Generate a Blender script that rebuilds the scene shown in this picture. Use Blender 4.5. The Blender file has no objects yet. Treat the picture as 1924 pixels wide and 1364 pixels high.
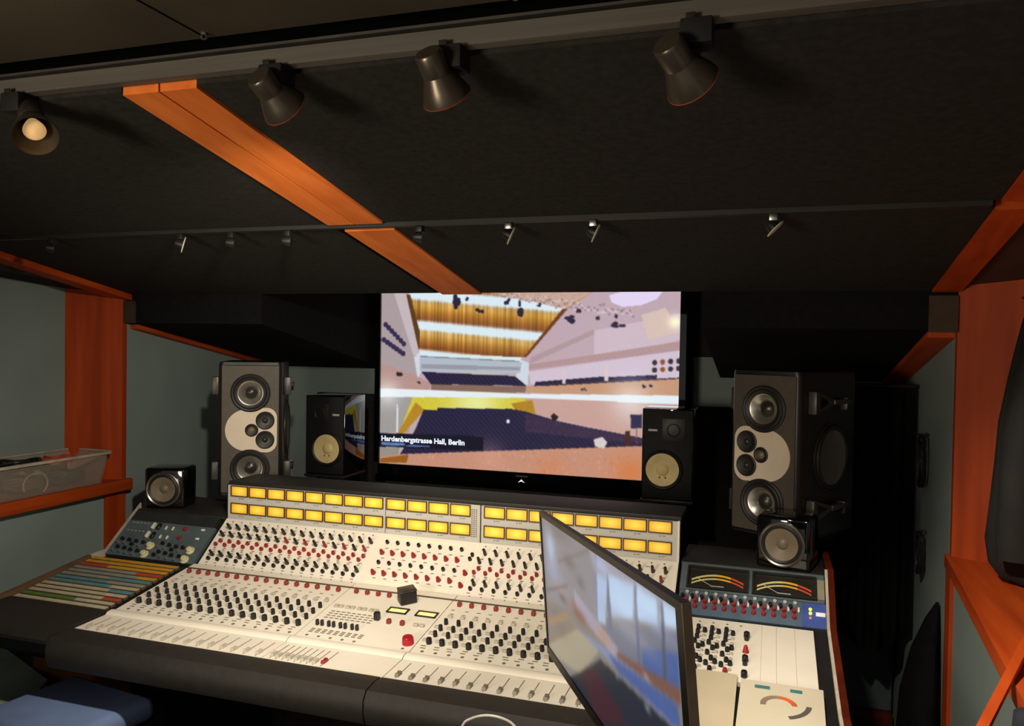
import bpy, bmesh, math, random
import numpy as np
from mathutils import Matrix, Vector, Euler

random.seed(7); rng = np.random.default_rng(7)
sc = bpy.context.scene
COL = sc.collection
PI = math.pi

# ------------------------------------------------------------------ camera
TH = math.radians(18.0); PITCH = math.atan(32/1500.); ROLL = .016
F = Vector((-math.sin(TH)*math.cos(PITCH), math.cos(TH)*math.cos(PITCH), -math.sin(PITCH)))
R0 = Vector((math.cos(TH), math.sin(TH), 0)); U0 = R0.cross(F)
RR = R0*math.cos(ROLL)+U0*math.sin(ROLL); UU = U0*math.cos(ROLL)-R0*math.sin(ROLL)
cam_d = bpy.data.cameras.new('camera'); cam = bpy.data.objects.new('camera', cam_d); COL.objects.link(cam)
m = Matrix.Identity(4)
for i, v in enumerate((RR, UU, -F)):
    for j in range(3): m[j][i] = v[j]
m.translation = (0, 0, 1.70); cam.matrix_world = m
cam_d.sensor_fit = 'HORIZONTAL'; cam_d.sensor_width = 36.0; cam_d.lens = 36.0*1500/1924
cam_d.clip_start = .02
sc.camera = cam

# ------------------------------------------------------------------ world, exposure
W = bpy.data.worlds.new('world'); sc.world = W; W.use_nodes = True
bg = W.node_tree.nodes['Background']; bg.inputs[0].default_value = (1.0, .97, .93, 1); bg.inputs[1].default_value = .27
sc.view_settings.view_transform = 'Standard'; sc.view_settings.look = 'None'
sc.view_settings.exposure = 0.0; sc.view_settings.gamma = 1.0; sc.view_settings.use_curve_mapping = False

def spot(name, loc, target, watts, size, blend=.6, col=(1, .88, .72), radius=.03):
    l = bpy.data.lights.new(name, 'SPOT'); l.energy = watts; l.spot_size = math.radians(size); l.spot_blend = blend
    l.color = col; l.shadow_soft_size = radius
    o = bpy.data.objects.new(name, l); COL.objects.link(o); o.location = loc
    o.rotation_euler = (Vector(target)-Vector(loc)).to_track_quat('-Z', 'Y').to_euler()
    return o

# ------------------------------------------------------------------ materials
def lin(c):
    c = c/255.
    return c/12.92 if c <= .04045 else ((c+.055)/1.055)**2.4
def rgb(r, g, b): return (lin(r), lin(g), lin(b), 1)
MATS = {}
def mat(name, c, rough=.6, metal=0., var=.12, scale=18., bump=0., stretch=(1, 1, 1), emit=0., spec=.5, coat=0., bscale=None, c2=None):
    if name in MATS: return MATS[name]
    M_ = bpy.data.materials.new(name); M_.use_nodes = True; nt = M_.node_tree; N = nt.nodes; L = nt.links
    p = N['Principled BSDF']; col = rgb(*c)
    p.inputs['Roughness'].default_value = rough; p.inputs['Metallic'].default_value = metal
    p.inputs['Specular IOR Level'].default_value = spec; p.inputs['Coat Weight'].default_value = coat
    tc = N.new('ShaderNodeTexCoord'); mp = N.new('ShaderNodeMapping'); mp.inputs['Scale'].default_value = stretch
    L.new(tc.outputs['Object'], mp.inputs[0])
    nz = N.new('ShaderNodeTexNoise'); nz.inputs['Scale'].default_value = scale; nz.inputs['Detail'].default_value = 5
    L.new(mp.outputs[0], nz.inputs['Vector'])
    rp = N.new('ShaderNodeValToRGB'); rp.color_ramp.elements[0].position = .3; rp.color_ramp.elements[1].position = .7
    d = rgb(*c2) if c2 else tuple(x*(1-2*var) for x in col[:3])+(1,)
    b = col if c2 else tuple(min(1, x*(1+var)) for x in col[:3])+(1,)
    rp.color_ramp.elements[0].color = d; rp.color_ramp.elements[1].color = b
    L.new(nz.outputs['Fac'], rp.inputs[0]); L.new(rp.outputs[0], p.inputs['Base Color'])
    if emit:
        L.new(rp.outputs[0], p.inputs['Emission Color']); p.inputs['Emission Strength'].default_value = emit
    if bump:
        n2 = N.new('ShaderNodeTexNoise'); n2.inputs['Scale'].default_value = bscale or scale*4; n2.inputs['Detail'].default_value = 3
        L.new(mp.outputs[0], n2.inputs['Vector'])
        bp = N.new('ShaderNodeBump'); bp.inputs['Strength'].default_value = bump; bp.inputs['Distance'].default_value = .004
        L.new(n2.outputs['Fac'], bp.inputs['Height']); L.new(bp.outputs[0], p.inputs['Normal'])
    MATS[name] = M_; return M_

def wood(name, axis, c=(240, 132, 56), c2=(216, 104, 34), rough=.6):
    st = [22, 22, 22]; st[axis] = 1.6
    return mat(name, c, rough=rough, spec=.25, scale=1.0, stretch=st, c2=c2, bump=.08, bscale=3.0)

WOODX = wood('orange_wood_grain_x', 0); WOODY = wood('orange_wood_grain_y', 1); WOODZ = wood('red_orange_wood_grain_z', 2, (186, 74, 22), (150, 52, 12)); WOODS = wood('red_orange_wood_grain_y', 1, (196, 80, 24), (162, 58, 14))
REDW = wood('red_mahogany_z', 2, (92, 34, 18), (66, 22, 10), .4)
WALL = mat('sage_grey_paint', (134, 150, 145), .85, var=.05, scale=3., bump=.05, bscale=120)
BLK_FAB = mat('black_ceiling_fabric', (46, 44, 41), .95, var=.15, scale=60, bump=.25, bscale=600, spec=.15)
REAR_FAB = mat('brown_black_ceiling_cloth', (86, 78, 64), .95, var=.1, scale=3, bump=.2, bscale=500, spec=.15)
BLACK = mat('matt_black', (24, 24, 25), .7, var=.1, spec=.3)
BLACKP = mat('black_powder_coat', (30, 30, 30), .45, var=.08, spec=.4, bump=.05, bscale=900)
GLOSS = mat('piano_black', (9, 9, 10), .05, var=.05, spec=.6, coat=.4)
DARKIN = mat('dark_void', (14, 13, 12), .95, var=.1, spec=.1)
CREAM = mat('cream_enamel_panel', (236, 230, 215), .5, var=.03, scale=6)
GREYP = mat('light_grey_bridge', (196, 194, 186), .5, var=.03, scale=8)
PALE = mat('pale_grey_plastic', (186, 180, 164), .5, var=.05)
KNOB = mat('black_knob_plastic', (28, 28, 28), .35, var=.05)
RED = mat('red_knob_plastic', (150, 38, 42), .35, var=.05)
DRED = mat('dark_red_button', (140, 40, 34), .4, var=.05)
CHROME = mat('satin_metal', (200, 198, 192), .28, metal=1., var=.05, scale=60)
DMETAL = mat('dark_bronze_metal', (92, 86, 78), .38, metal=.85, var=.08, scale=40)
RAILG = mat('grey_rail_aluminium', (92, 88, 80), .55, metal=.3, var=.08, scale=5, stretch=(.5, 20, 20))
STRIPB = mat('blue_grey_enamel', (82, 96, 100), .5, var=.1, scale=20)
STRIPB2 = mat('steel_blue_enamel', (76, 96, 114), .45, var=.1, scale=20)
ARM = mat('black_leather_armrest', (36, 34, 31), .6, var=.1, scale=40, bump=.15, bscale=300)

# ------------------------------------------------------------------ mesh helpers
class MB:
    def __init__(s): s.v = []; s.f = []
    def add(s, vs, fs, M4=None):
        n = len(s.v)
        if M4 is not None: vs = [tuple(M4 @ Vector(v)) for v in vs]
        s.v += [tuple(v) for v in vs]; s.f += [tuple(i+n for i in f) for f in fs]; return s
    def box(s, x0, x1, y0, y1, z0, z1, M4=None):
        return s.add([(x0, y0, z0), (x1, y0, z0), (x1, y1, z0), (x0, y1, z0), (x0, y0, z1), (x1, y0, z1), (x1, y1, z1), (x0, y1, z1)],
                     [(0, 3, 2, 1), (4, 5, 6, 7), (0, 1, 5, 4), (1, 2, 6, 5), (2, 3, 7, 6), (3, 0, 4, 7)], M4)
    def rbox(s, x0, x1, y0, y1, z0, z1, r=.004, seg=2, M4=None):
        bm = bmesh.new(); bmesh.ops.create_cube(bm, size=1)
        for v in bm.verts: v.co = ((x0+x1)/2+v.co.x*(x1-x0), (y0+y1)/2+v.co.y*(y1-y0), (z0+z1)/2+v.co.z*(z1-z0))
        bmesh.ops.bevel(bm, geom=list(bm.edges), offset=r, segments=seg, affect='EDGES', profile=.5)
        bm.verts.ensure_lookup_table()
        for i, v in enumerate(bm.verts): v.index = i
        s.add([v.co.copy() for v in bm.verts], [[v.index for v in f.verts] for f in bm.faces], M4); bm.free(); return s
    def prism(s, poly, a0, a1, axis='x', M4=None):
        # poly: 2-D points; extruded along axis between a0 and a1
        n = len(poly)
        def P(a, p):
            return {'x': (a, p[0], p[1]), 'y': (p[0], a, p[1]), 'z': (p[0], p[1], a)}[axis]
        vs = [P(a0, p) for p in poly]+[P(a1, p) for p in poly]
        fs = [tuple(range(n))[::-1], tuple(range(n, 2*n))]+[(i, (i+1) % n, n+(i+1) % n, n+i) for i in range(n)]
        return s.add(vs, fs, M4)
    def lathe(s, prof, seg=24, M4=None, caps=True):
        # prof: (r, z) along local z
        vs = []; fs = []; n = len(prof)
        for i in range(seg):
            a = 2*PI*i/seg
            for r, z in prof: vs.append((r*math.cos(a), r*math.sin(a), z))
        for i in range(seg):
            j = (i+1) % seg
            for k in range(n-1): fs.append((i*n+k, j*n+k, j*n+k+1, i*n+k+1))
        if caps:
            if prof[0][0] > 1e-6: fs.append(tuple(i*n for i in range(seg))[::-1])
            if prof[-1][0] > 1e-6: fs.append(tuple(i*n+n-1 for i in range(seg)))
        return s.add(vs, fs, M4)
    def tube(s, pts, r=.005, seg=8, cap=True):
        pts = [Vector(p) for p in pts]; vs = []; fs = []; prev = None
        for i, p in enumerate(pts):
            t = (pts[min(i+1, len(pts)-1)]-pts[max(i-1, 0)])
            if t.length < 1e-9: t = Vector((0, 0, 1))
            t.normalize()
            a = prev if prev is not None else (Vector((0, 0, 1)) if abs(t.z) < .9 else Vector((1, 0, 0)))
            a = (a-t*a.dot(t))
            if a.length < 1e-6: a = t.orthogonal()
            a.normalize(); prev = a; b = t.cross(a)
            for k in range(seg):
                an = 2*PI*k/seg; vs.append(p+(a*math.cos(an)+b*math.sin(an))*r)
        for i in range(len(pts)-1):
            for k in range(seg):
                l = (k+1) % seg; fs.append((i*seg+k, i*seg+l, (i+1)*seg+l, (i+1)*seg+k))
        if cap: fs.append(tuple(range(seg))[::-1]); fs.append(tuple((len(pts)-1)*seg+k for k in range(seg)))
        return s.add(vs, fs)
    def mesh(s, name, material, smooth=True, ang=40):
        me = bpy.data.meshes.new(name); me.from_pydata(s.v, [], s.f); me.validate()
        bm = bmesh.new(); bm.from_mesh(me); bmesh.ops.recalc_face_normals(bm, faces=bm.faces); bm.to_mesh(me); bm.free()
        if smooth:
            me.polygons.foreach_set('use_smooth', [True]*len(me.polygons)); me.set_sharp_from_angle(angle=math.radians(ang))
        if material: me.materials.append(material)
        return me

def link(name, me, parent=None, loc=None, rot=None):
    o = bpy.data.objects.new(name, me); COL.objects.link(o)
    if parent is not None: o.parent = parent
    if loc is not None: o.location = loc
    if rot is not None: o.rotation_euler = rot
    return o
def tag(o, label=None, cat=None, group=None, kind=None):
    if label: o['label'] = label
    if cat: o['category'] = cat
    if group: o['group'] = group
    if kind: o['kind'] = kind
    return o
def thing(name, label, cat, loc=(0, 0, 0), rz=0, group=None, kind=None):
    o = link(name, None, None, loc, (0, 0, rz)); o.empty_display_size = .1
    return tag(o, label, cat, group, kind)
def part(name, mb, material, parent, origin=None, kind=None, smooth=True, ang=40):
    # mb in world axes when origin is the root's location, else already local to the root
    if origin is not None: mb.v = [(v[0]-origin[0], v[1]-origin[1], v[2]-origin[2]) for v in mb.v]
    o = link(name, mb.mesh(name, material, smooth, ang), parent)
    if kind: o['kind'] = kind
    return o
def single(name, mb, material, label=None, cat=None, group=None, kind=None, base=None, smooth=True):
    # a thing of one mesh, origin at its base centre
    xs = np.array(mb.v); c = base or ((xs[:, 0].min()+xs[:, 0].max())/2, (xs[:, 1].min()+xs[:, 1].max())/2, xs[:, 2].min())
    mb.v = [(v[0]-c[0], v[1]-c[1], v[2]-c[2]) for v in mb.v]
    o = link(name, mb.mesh(name, material, smooth), None, c)
    return tag(o, label, cat, group, kind)
def struct(name, mb, material, parent=None, smooth=False):
    o = link(name, mb.mesh(name, material, smooth), parent)
    if parent is None: o['kind'] = 'structure'
    return o

# ------------------------------------------------------------------ the room
def ceil(y): return 1.90+.185*(2.85-y)
YB = -1.6                                   # how far the room runs back past the camera
XL, XR, YF = -2.74, .56, 4.0

floor = struct('floor', MB().box(-3.3, 1.4, YB, YF+.1, -.05, 0), mat('dark_stained_floor', (66, 42, 32), .5, var=.2, scale=2, stretch=(12, 1, 1)))
# front wall
wf = link('wall_front', None); wf['kind'] = 'structure'
struct('painted_wall', MB().box(-3.0, .8, YF, YF+.1, 0, 1.66), WALL, wf)
struct('black_panel', MB().box(-2.45, .28, YF-.03, YF-.0005, 0, 1.42), BLK_FAB, wf)
struct('black_header', MB().box(-3.0, .8, YF, YF+.1, 1.66, 2.4), BLK_FAB, wf)
struct('black_backing', MB().box(-2.0, -.36, YF-.06, YF-.031, .2, 2.05), BLK_FAB, wf)
# left wall
wl = link('wall_left', None); wl['kind'] = 'structure'
struct('forward_wall', MB().box(XL-.1, XL, 2.862, YF, 0, 1.9), WALL, wl)
struct('knee_wall', MB().box(XL-.1, XL, YB, 2.83, 0, 1.04), WALL, wl)
struct('niche_back', MB().box(-3.06, -2.96, YB, 2.735, 1.04, 2.6), WALL, wl)
# right wall
wr = link('wall_right', None); wr['kind'] = 'structure'
struct('forward_wall', MB().box(XR, XR+.1, 2.882, YF, 0, 1.9), WALL, wr)
struct('knee_wall', MB().box(XR, XR+.1, YB, 2.85, 0, 1.015), WALL, wr)
struct('niche_back', MB().box(1.10, 1.2, YB, 2.62, 1.015, 2.6), WALL, wr)

# ceiling: sloped clouds of black fabric, rear ceiling higher up
ce = link('ceiling', None); ce['kind'] = 'structure'
def slab(x0, x1, y0, y1, drop=0., th=.04, f=ceil):
    return MB().prism([(y0, f(y0)-drop), (y1, f(y1)-drop), (y1, f(y1)-drop+th), (y0, f(y0)-drop+th)], x0, x1, 'x')
for x0, x1 in ((-2.70, -1.238), (-1.058, .482)):
    struct('fabric_panel', slab(x0, x1, 1.275, 2.055), BLK_FAB, ce)
    struct('fabric_panel', slab(x0, x1, 2.10, 2.85), BLK_FAB, ce)
struct('backing_board', slab(-3.1, 1.2, 1.44, 2.86, -.075, .03), DARKIN, ce)
struct('niche_header', slab(-3.06, -2.785, YB, 2.83, -.01, .04, lambda y: ceil(max(y, 1.0))), BLK_FAB, ce)
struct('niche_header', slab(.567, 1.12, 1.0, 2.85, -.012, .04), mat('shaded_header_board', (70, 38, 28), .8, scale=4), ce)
for x0, x1 in ((-3.1, -1.118), (-1.110, 1.2)):
    struct('rear_panel', MB().box(x0, x1, YB, 1.37, 2.32, 2.36), REAR_FAB, ce)
struct('gap_board', MB().box(-3.1, 1.2, 1.371, 1.75, 2.375, 2.40), DARKIN, ce)
struct('recess_top', MB().box(-2.1, -.18, 2.85, YF, 2.06, 2.1), DARKIN, ce)
# soffits on both sides of the television
def sof(y): return 1.775-.185*(y-2.85)
for x0, x1 in ((XL, -2.03), (-.235, XR)):
    struct('soffit', MB().prism([(2.85, 1.90), (2.85, 1.775), (YF, sof(YF)), (YF, 2.08), (2.86, 2.08)], x0, x1, 'x'), mat('black_soffit_cloth', (25, 25, 26), .95, var=.12, scale=40, spec=.1), ce)

# orange boards: numbered trims
def trim(n, parts_, kind='structure'):
    t = link('trim_%d' % n, None); t['kind'] = kind
    for nm, mb, mm in parts_: struct(nm, mb, mm, t)
    return t
trim(1, [('plank', slab(-1.236, -1.150, 1.277, 2.05, .006, .03), WOODY), ('plank', slab(-1.1455, -1.06, 1.277, 2.05, .006, .03), WOODY),
         ('plank', slab(-1.212, -1.050, 2.105, 2.85, .006, .03), WOODY)])
trim(2, [('plank', slab(.484, .567, 1.0, 2.05, .006, .035), WOODS), ('plank', slab(.484, .567, 2.105, 2.85, .006, .035), WOODS)])
trim(3, [('plank', slab(-2.785, -2.702, 1.0, 2.85, .024, .045), WOODS)])
trim(4, [('plank', slab(XL+.001, XL+.045, 2.88, YF-.01, .0, .02, lambda y: sof(y)-.0205), WOODS), ('end_board', MB().box(XL+.001, XL+.06, 2.838, 2.849, 1.775, 1.872), mat('dark_umber_board', (66, 50, 36), .7))])
trim(5, [('plank', slab(XR-.08, XR-.001, 2.88, YF-.01, .0, .02, lambda y: sof(y)-.0205), WOODS), ('end_board', MB().box(XR-.085, XR-.001, 2.838, 2.849, 1.765, 1.882), MATS['dark_umber_board'])])
# splayed jambs at the ends of the niches, posts under the shelves
trim(6, [('jamb_board', MB().prism([(XL, 2.835), (-2.965, 2.735), (-2.965, 2.76), (XL, 2.86)], 1.0785, 2.06, 'z'), WOODZ)])
trim(7, [('jamb_board', MB().prism([(XR, 2.85), (1.10, 2.60), (1.10, 2.63), (XR, 2.88)], 1.05, 2.02, 'z'), WOODZ)])
trim(8, [('post_board', MB().box(XL-.005, XL+.012, 2.735, 2.845, 0, 1.034), WOODZ)])
trim(9, [('post_board', MB().box(XR-.012, XR+.005, 2.80, 2.865, 0, 1.015), WOODZ)])

# shelves in the niches
sh = thing('wall_shelf', 'orange wooden shelf board in the left wall niche, under the plastic tub', 'shelf', (-2.83, 2.0, 1.04), group='wooden niche shelves')
part('board', MB().box(-2.96, -2.715, YB, 2.85, 1.042, 1.078), WOODS, sh, sh.location)
part('nosing', MB().rbox(-2.715, -2.69, YB, 2.85, 1.036, 1.086, .004), WOODS, sh, sh.location)
sh = thing('wall_shelf', 'orange wooden shelf board in the right wall niche, under the black jacket', 'shelf', (.8, 2.2, 1.015), group='wooden niche shelves')
part('board', MB().prism([(.58, 2.868), (.44, .9), (1.10, .9), (1.10, 2.62)], 1.017, 1.05, 'z'), WOODS, sh, sh.location)
part('nosing', MB().prism([(.545, 2.875), (.405, .9), (.439, .9), (.579, 2.872)], 1.012, 1.052, 'z'), WOODS, sh, sh.location)

# ------------------------------------------------------------------ mixing console
def UP(x, t, h=0):   # upper panel
    return Vector((x, 2.60-.17*t-.641*h, 1.013-.142*t+.767*h))
def LO(x, t, h=0):
    return Vector((x, 2.376-.356*t-.1445*h, .876-.052*t+.9895*h))
def FA(x, t, h=0):
    return Vector((x, 2.02-.142*t-.028*h, .824-.004*t+h))
RU = math.atan2(.142, .17); RL = math.atan2(.052, .356); RF = .028
CX0, CX1 = -2.0, -.275
con = thing('mixing_console', 'large cream mixing console with two rows of yellow-lit meters and hundreds of knobs', 'mixing console', (-1.13, 2.2, 0))
CO = con.location
part('carcass', MB().prism([(2.72, .60), (2.72, 1.0), (2.61, 1.0), (2.435, .856), (2.376, .862), (2.02, .81), (1.885, .806), (1.885, .73), (2.1, .60)], CX0, CX1, 'x'), BLACK, con, CO)
for x in (-1.93, -.42):
    part('pedestal', MB().rbox(x, x+.08, 2.1, 2.7, 0, .62, .006), BLACK, con, CO)
arm_prof = [(1.882, .822), (1.845, .826), (1.80, .820), (1.785, .80), (1.783, .765), (1.795, .735), (1.84, .715), (1.884, .715)]
part('armrest', MB().prism(arm_prof, CX0-.0, -.962, 'x'), ARM, con, CO)
part('armrest', MB().prism(arm_prof, -.958, CX1, 'x'), ARM, con, CO)
up_p = part('equaliser_panel', MB().add([UP(CX0, 0), UP(CX1, 0), UP(CX1, 1), UP(CX0, 1), UP(CX0, 0, -.012), UP(CX1, 0, -.012), UP(CX1, 1, -.012), UP(CX0, 1, -.012)],
    [(0, 1, 2, 3), (7, 6, 5, 4), (0, 4, 5, 1), (1, 5, 6, 2), (2, 6, 7, 3), (3, 7, 4, 0)]), CREAM, con, CO)
def lpanel(name, fn, x0, x1, t0, t1, m_, th=.01, g=None, par=None):
    vs = [fn(x0, t0), fn(x1, t0), fn(x1, t1), fn(x0, t1)]+[fn(x0, t0, -th), fn(x1, t0, -th), fn(x1, t1, -th), fn(x0, t1, -th)]
    return part(name, MB().add(vs, [(0, 1, 2, 3), (7, 6, 5, 4), (0, 4, 5, 1), (1, 5, 6, 2), (2, 6, 7, 3), (3, 7, 4, 0)]), m_, par or con, g or CO)
SEAMS = [(CX0, -1.335), (-1.332, -.960), (-.957, CX1)]
lows = [lpanel('channel_panel', LO, a, b, -.115, 1., CREAM) for a, b in SEAMS]
fads = [lpanel('fader_panel', FA, a, b, .0, .985, CREAM) for a, b in SEAMS]
# raised lip between the channel panel and the faders
for (a, b), p_ in zip(SEAMS, fads):
    part('lip', MB().prism([(2.045, .829), (2.03, .8335), (2.012, .8300), (2.006, .824), (2.045, .824)], a, b, 'x'), CREAM, p_, CO)
part('gap_strip', MB().prism([(2.432, .862), (2.376, .868), (2.376, .8775), (2.425, .878)], CX0, CX1, 'x'), mat('dark_bronze_gap', (84, 78, 62), .6), con, CO)
# seam on the right wing side: thin cream end cheek
part('end_cheek', MB().prism([(2.63, 1.0), (2.63, 1.145), (2.60, 1.145), (2.60, 1.02), (2.43, .878), (2.376, .883), (2.02, .831), (1.88, .826), (1.88, .74), (2.63, .74)], CX1, CX1+.006, 'x'), CREAM, con, CO)
part('end_cheek', MB().prism([(2.63, 1.0), (2.63, 1.145), (2.606, 1.145), (2.606, 1.01), (2.434, .870), (2.376, .874), (2.02, .822), (1.88, .818), (1.88, .74), (2.63, .74)], CX0-.005, CX0, 'x'), BLACK, con, CO)

# shared knob meshes (local z is the panel's normal)
def kmesh(name, prof, m_, seg=12): return MB().lathe(prof, seg).mesh(name, m_)
K_TALL = kmesh('knob_tall', [(.0062, 0), (.0058, .014), (.0048, .029), (.0040, .031), (0, .0315)], KNOB)
K_TALL_R = kmesh('knob_tall_red', [(.006, 0), (.0056, .014), (.0047, .029), (.004, .031), (0, .0315)], RED)
K_SHORT = kmesh('knob_short', [(.0068, 0), (.0062, .010), (.0052, .0125), (0, .013)], KNOB)
K_REDS = kmesh('knob_red', [(.0070, 0), (.0062, .010), (.0050, .013), (0, .0135)], RED)
K_REDL = kmesh('knob_red_cone', [(.0095, 0), (.0075, .006), (.0052, .018), (.0035, .02), (0, .0205)], RED)
K_GREY = kmesh('knob_grey', [(.0048, 0), (.0044, .006), (0, .007)], PALE)
K_LOW = kmesh('knob_channel', [(.0066, 0), (.0062, .0155), (.0053, .0175), (0, .018)], KNOB)
K_LOWB = kmesh('knob_channel_wide', [(.0086, 0), (.0082, .0155), (.007, .0175), (0, .018)], KNOB)
BTN_R = MB().rbox(-.0065, .0065, -.007, .007, 0, .014, .0018, 1).mesh('button_red', DRED)
PALE_SW = MB().rbox(-.008, .008, -.006, .006, 0, .008, .002, 1).mesh('switch_pale', PALE)
def put(name, me, par, P, rx, origin):
    return link(name, me, par, (P.x-origin[0], P.y-origin[1], P.z-origin[2]), (rx, 0, 0))
def jit(s): return random.uniform(-s, s)
marks = MB(); pots = MB()
def dot(fn, rx, x, t, r=.003, h=.0006, mbx=None):
    P = fn(x, t); M4 = Matrix.Translation(P) @ Matrix.Rotation(rx, 4, 'X')
    (mbx or marks).lathe([(r, 0), (r, h), (0, h)], 8, M4)
def tick(fn, rx, x, t, w, d, h=.0004, mbx=None):
    M4 = Matrix.Translation(fn(x, t)) @ Matrix.Rotation(rx, 4, 'X')
    (mbx or marks).box(-w/2, w/2, -d/2, d/2, 0, h, M4)
LX = [-1.968+.0402*k for k in range(16)]
RX = [-.930+.0408*k for k in range(16)]
for xs in (LX, RX):
    for k, x in enumerate(xs):
        red_tip = (k % 4 in (1, 2)) ^ (k % 7 == 3)
        put('rotary_knob', K_TALL, up_p, UP(x+.012, .21), RU, CO)
        put('rotary_knob', K_TALL if not (k > 5 and k % 2) else K_TALL_R, up_p, UP(x+.002, .37), RU, CO)
        put('red_knob', K_REDS, up_p, UP(x+.006, .485), RU, CO); put('red_knob', K_REDS, up_p, UP(x-.006, .56), RU, CO)
        put('rotary_knob', K_TALL, up_p, UP(x+.008, .765), RU, CO)
        put('rotary_knob', K_SHORT, up_p, UP(x+.0, .845), RU, CO)
        M4 = Matrix.Translation(UP(x, .65)) @ Matrix.Rotation(RU, 4, 'X'); pots.lathe([(.0046, 0), (.0042, .006), (0, .007)], 8, M4)
        for t in (.06, .965): dot(UP, RU, x+.004, t)
        for t in (.13, .30, .43, .61, .70, .91): tick(UP, RU, x+jit(.006), t, .012, .003)
for i in range(8):
    x = -1.296+.0408*i
    put('rotary_knob', K_SHORT, up_p, UP(x+.004, .175), RU, CO); put('red_knob', K_REDL, up_p, UP(x, .375), RU, CO)
    put('rotary_knob', K_SHORT, up_p, UP(x+.004, .565), RU, CO); put('red_knob', K_REDL, up_p, UP(x, .755), RU, CO)
    for t in (.28, .47, .65, .84): tick(UP, RU, x+.01, t, .012, .003)
put('rotary_knob', K_SHORT, up_p, UP(-.962, .25), RU, CO); put('rotary_knob', K_SHORT, up_p, UP(-.966, .33), RU, CO)
put('red_knob', K_REDL, up_p, UP(-.966, .59), RU, CO); put('red_knob', K_REDL, up_p, UP(-.967, .81), RU, CO)
IVORY = mat('ivory_write_on_strip', (246, 240, 214), .45, var=.02)
for t0, t1 in ((.06, .11), (.90, .965)):
    lpanel('write_on_strip', lambda x, t, h=0: UP(x, t, h+.0015), -1.318, -1.0, t0, t1, IVORY, .0015, par=up_p)
lpanel('section_divider', lambda x, t, h=0: UP(x, t, h+.002), -.956, -.950, .02, .985, IVORY, .002, par=up_p)
# lower panel
for si, xs in ((0, [-1.968+.0402*k for k in range(16)]), (2, [-.93+.0408*k for k in range(16)])):
    pp = lows[si]
    for k, x in enumerate(xs):
        put('red_button', BTN_R, pp, LO(x+.006, .085), RL, CO)
        for j, t in enumerate((.42, .53, .635, .755)):
            xx = x+.010-.001*j
            put('rotary_knob', K_LOW if j < 3 else K_LOWB, pp, LO(xx, t), RL, CO)
            M4 = Matrix.Translation(LO(xx-.017 if j else xx-.004, t-.03 if j else .30)) @ Matrix.Rotation(RL, 4, 'X')
            if xx-.02 > SEAMS[si][0]: pots.rbox(-.0075, .0075, -.006, .006, 0, .007, .0015, 1, M4)
        for t in (.17, .24): tick(LO, RL, x+jit(.004), t, .012, .004)
        for t in (.80, .835): tick(LO, RL, x+jit(.006), t, .016, .004)
        dot(LO, RL, x+.006, .885, .0055)
# centre section
pc = lows[1]
for i in range(4): put('red_button', BTN_R, pc, LO(-1.293+.0403*i, .075), RL, CO)
for i in range(4):
    for d in (0, .0165): put('toggle_switch', MB().rbox(-.0045, .0045, -.005, .005, 0, .018, .0015, 1).mesh('toggle', KNOB) if (i, d) == (0, 0) else bpy.data.meshes['toggle'], pc, LO(-1.301+.0398*i+d, .71), RL, CO)
for i in range(4):
    for j in range(2):
        M4 = Matrix.Translation(LO(-1.308+.0415*i+.018*j, .365)) @ Matrix.Rotation(RL, 4, 'X'); pots.rbox(-.007, .007, -.008, .008, 0, .006, .0015, 1, M4)
for r_, t in enumerate((.45, .49, .53, .57)):
    for i in range(9): tick(LO, RL, -1.302+.0185*i, t, .013, .005)
for t in (.775, .80, .825):
    for i in range(9): tick(LO, RL, -1.30+.0205*i, t, .013, .005)
for i in range(5): dot(LO, RL, -1.299+.0395*i, .885, .005)
put('talkback_switch', MB().rbox(-.009, .009, -.008, .008, 0, .026, .003, 2).mesh('talkback', KNOB), pc, LO(-1.137, .50), RL, CO)
for x in (-1.092, -1.047): put('red_button', BTN_R, pc, LO(x, .53), RL, CO)
for x in (-.985, -.965): put('push_button', PALE_SW, pc, LO(x-.02, .515), RL, CO)
LEDM = mat('warm_meter_glow', (255, 226, 130), .5, var=.04, scale=30, emit=.9)
BEZ = mat('amber_black_bezel', (70, 54, 18), .5)
for x0, x1 in ((-1.134, -1.066), (-1.036, -.967)):
    fr = MB()
    for a, b, c, d in ((x0, x1, .262, .275), (x0, x1, .345, .357), (x0, x0+.005, .262, .357), (x1-.005, x1, .262, .357)):
        vs = [LO(a, c, .004), LO(b, c, .004), LO(b, d, .004), LO(a, d, .004), LO(a, c), LO(b, c), LO(b, d), LO(a, d)]
        fr.add(vs, [(0, 1, 2, 3), (0, 4, 5, 1), (1, 5, 6, 2), (2, 6, 7, 3), (3, 7, 4, 0)])
    part('small_meter_frame', fr, KNOB, pc, CO)
    lpanel('small_meter_face', lambda x, t, h=0: LO(x, t, h+.001), x0+.005, x1-.005, .275, .345, LEDM, .001, par=pc)
put('monitor_volume_knob', MB().lathe([(.0175, 0), (.0165, .018), (.0145, .022), (.012, .0225), (0, .0215)], 24).mesh('volume_knob', mat('glossy_red_knob', (172, 34, 40), .18)), pc, LO(-.982, .80), RL, CO)
dot(LO, RL, -.985, .885, .005)
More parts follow.
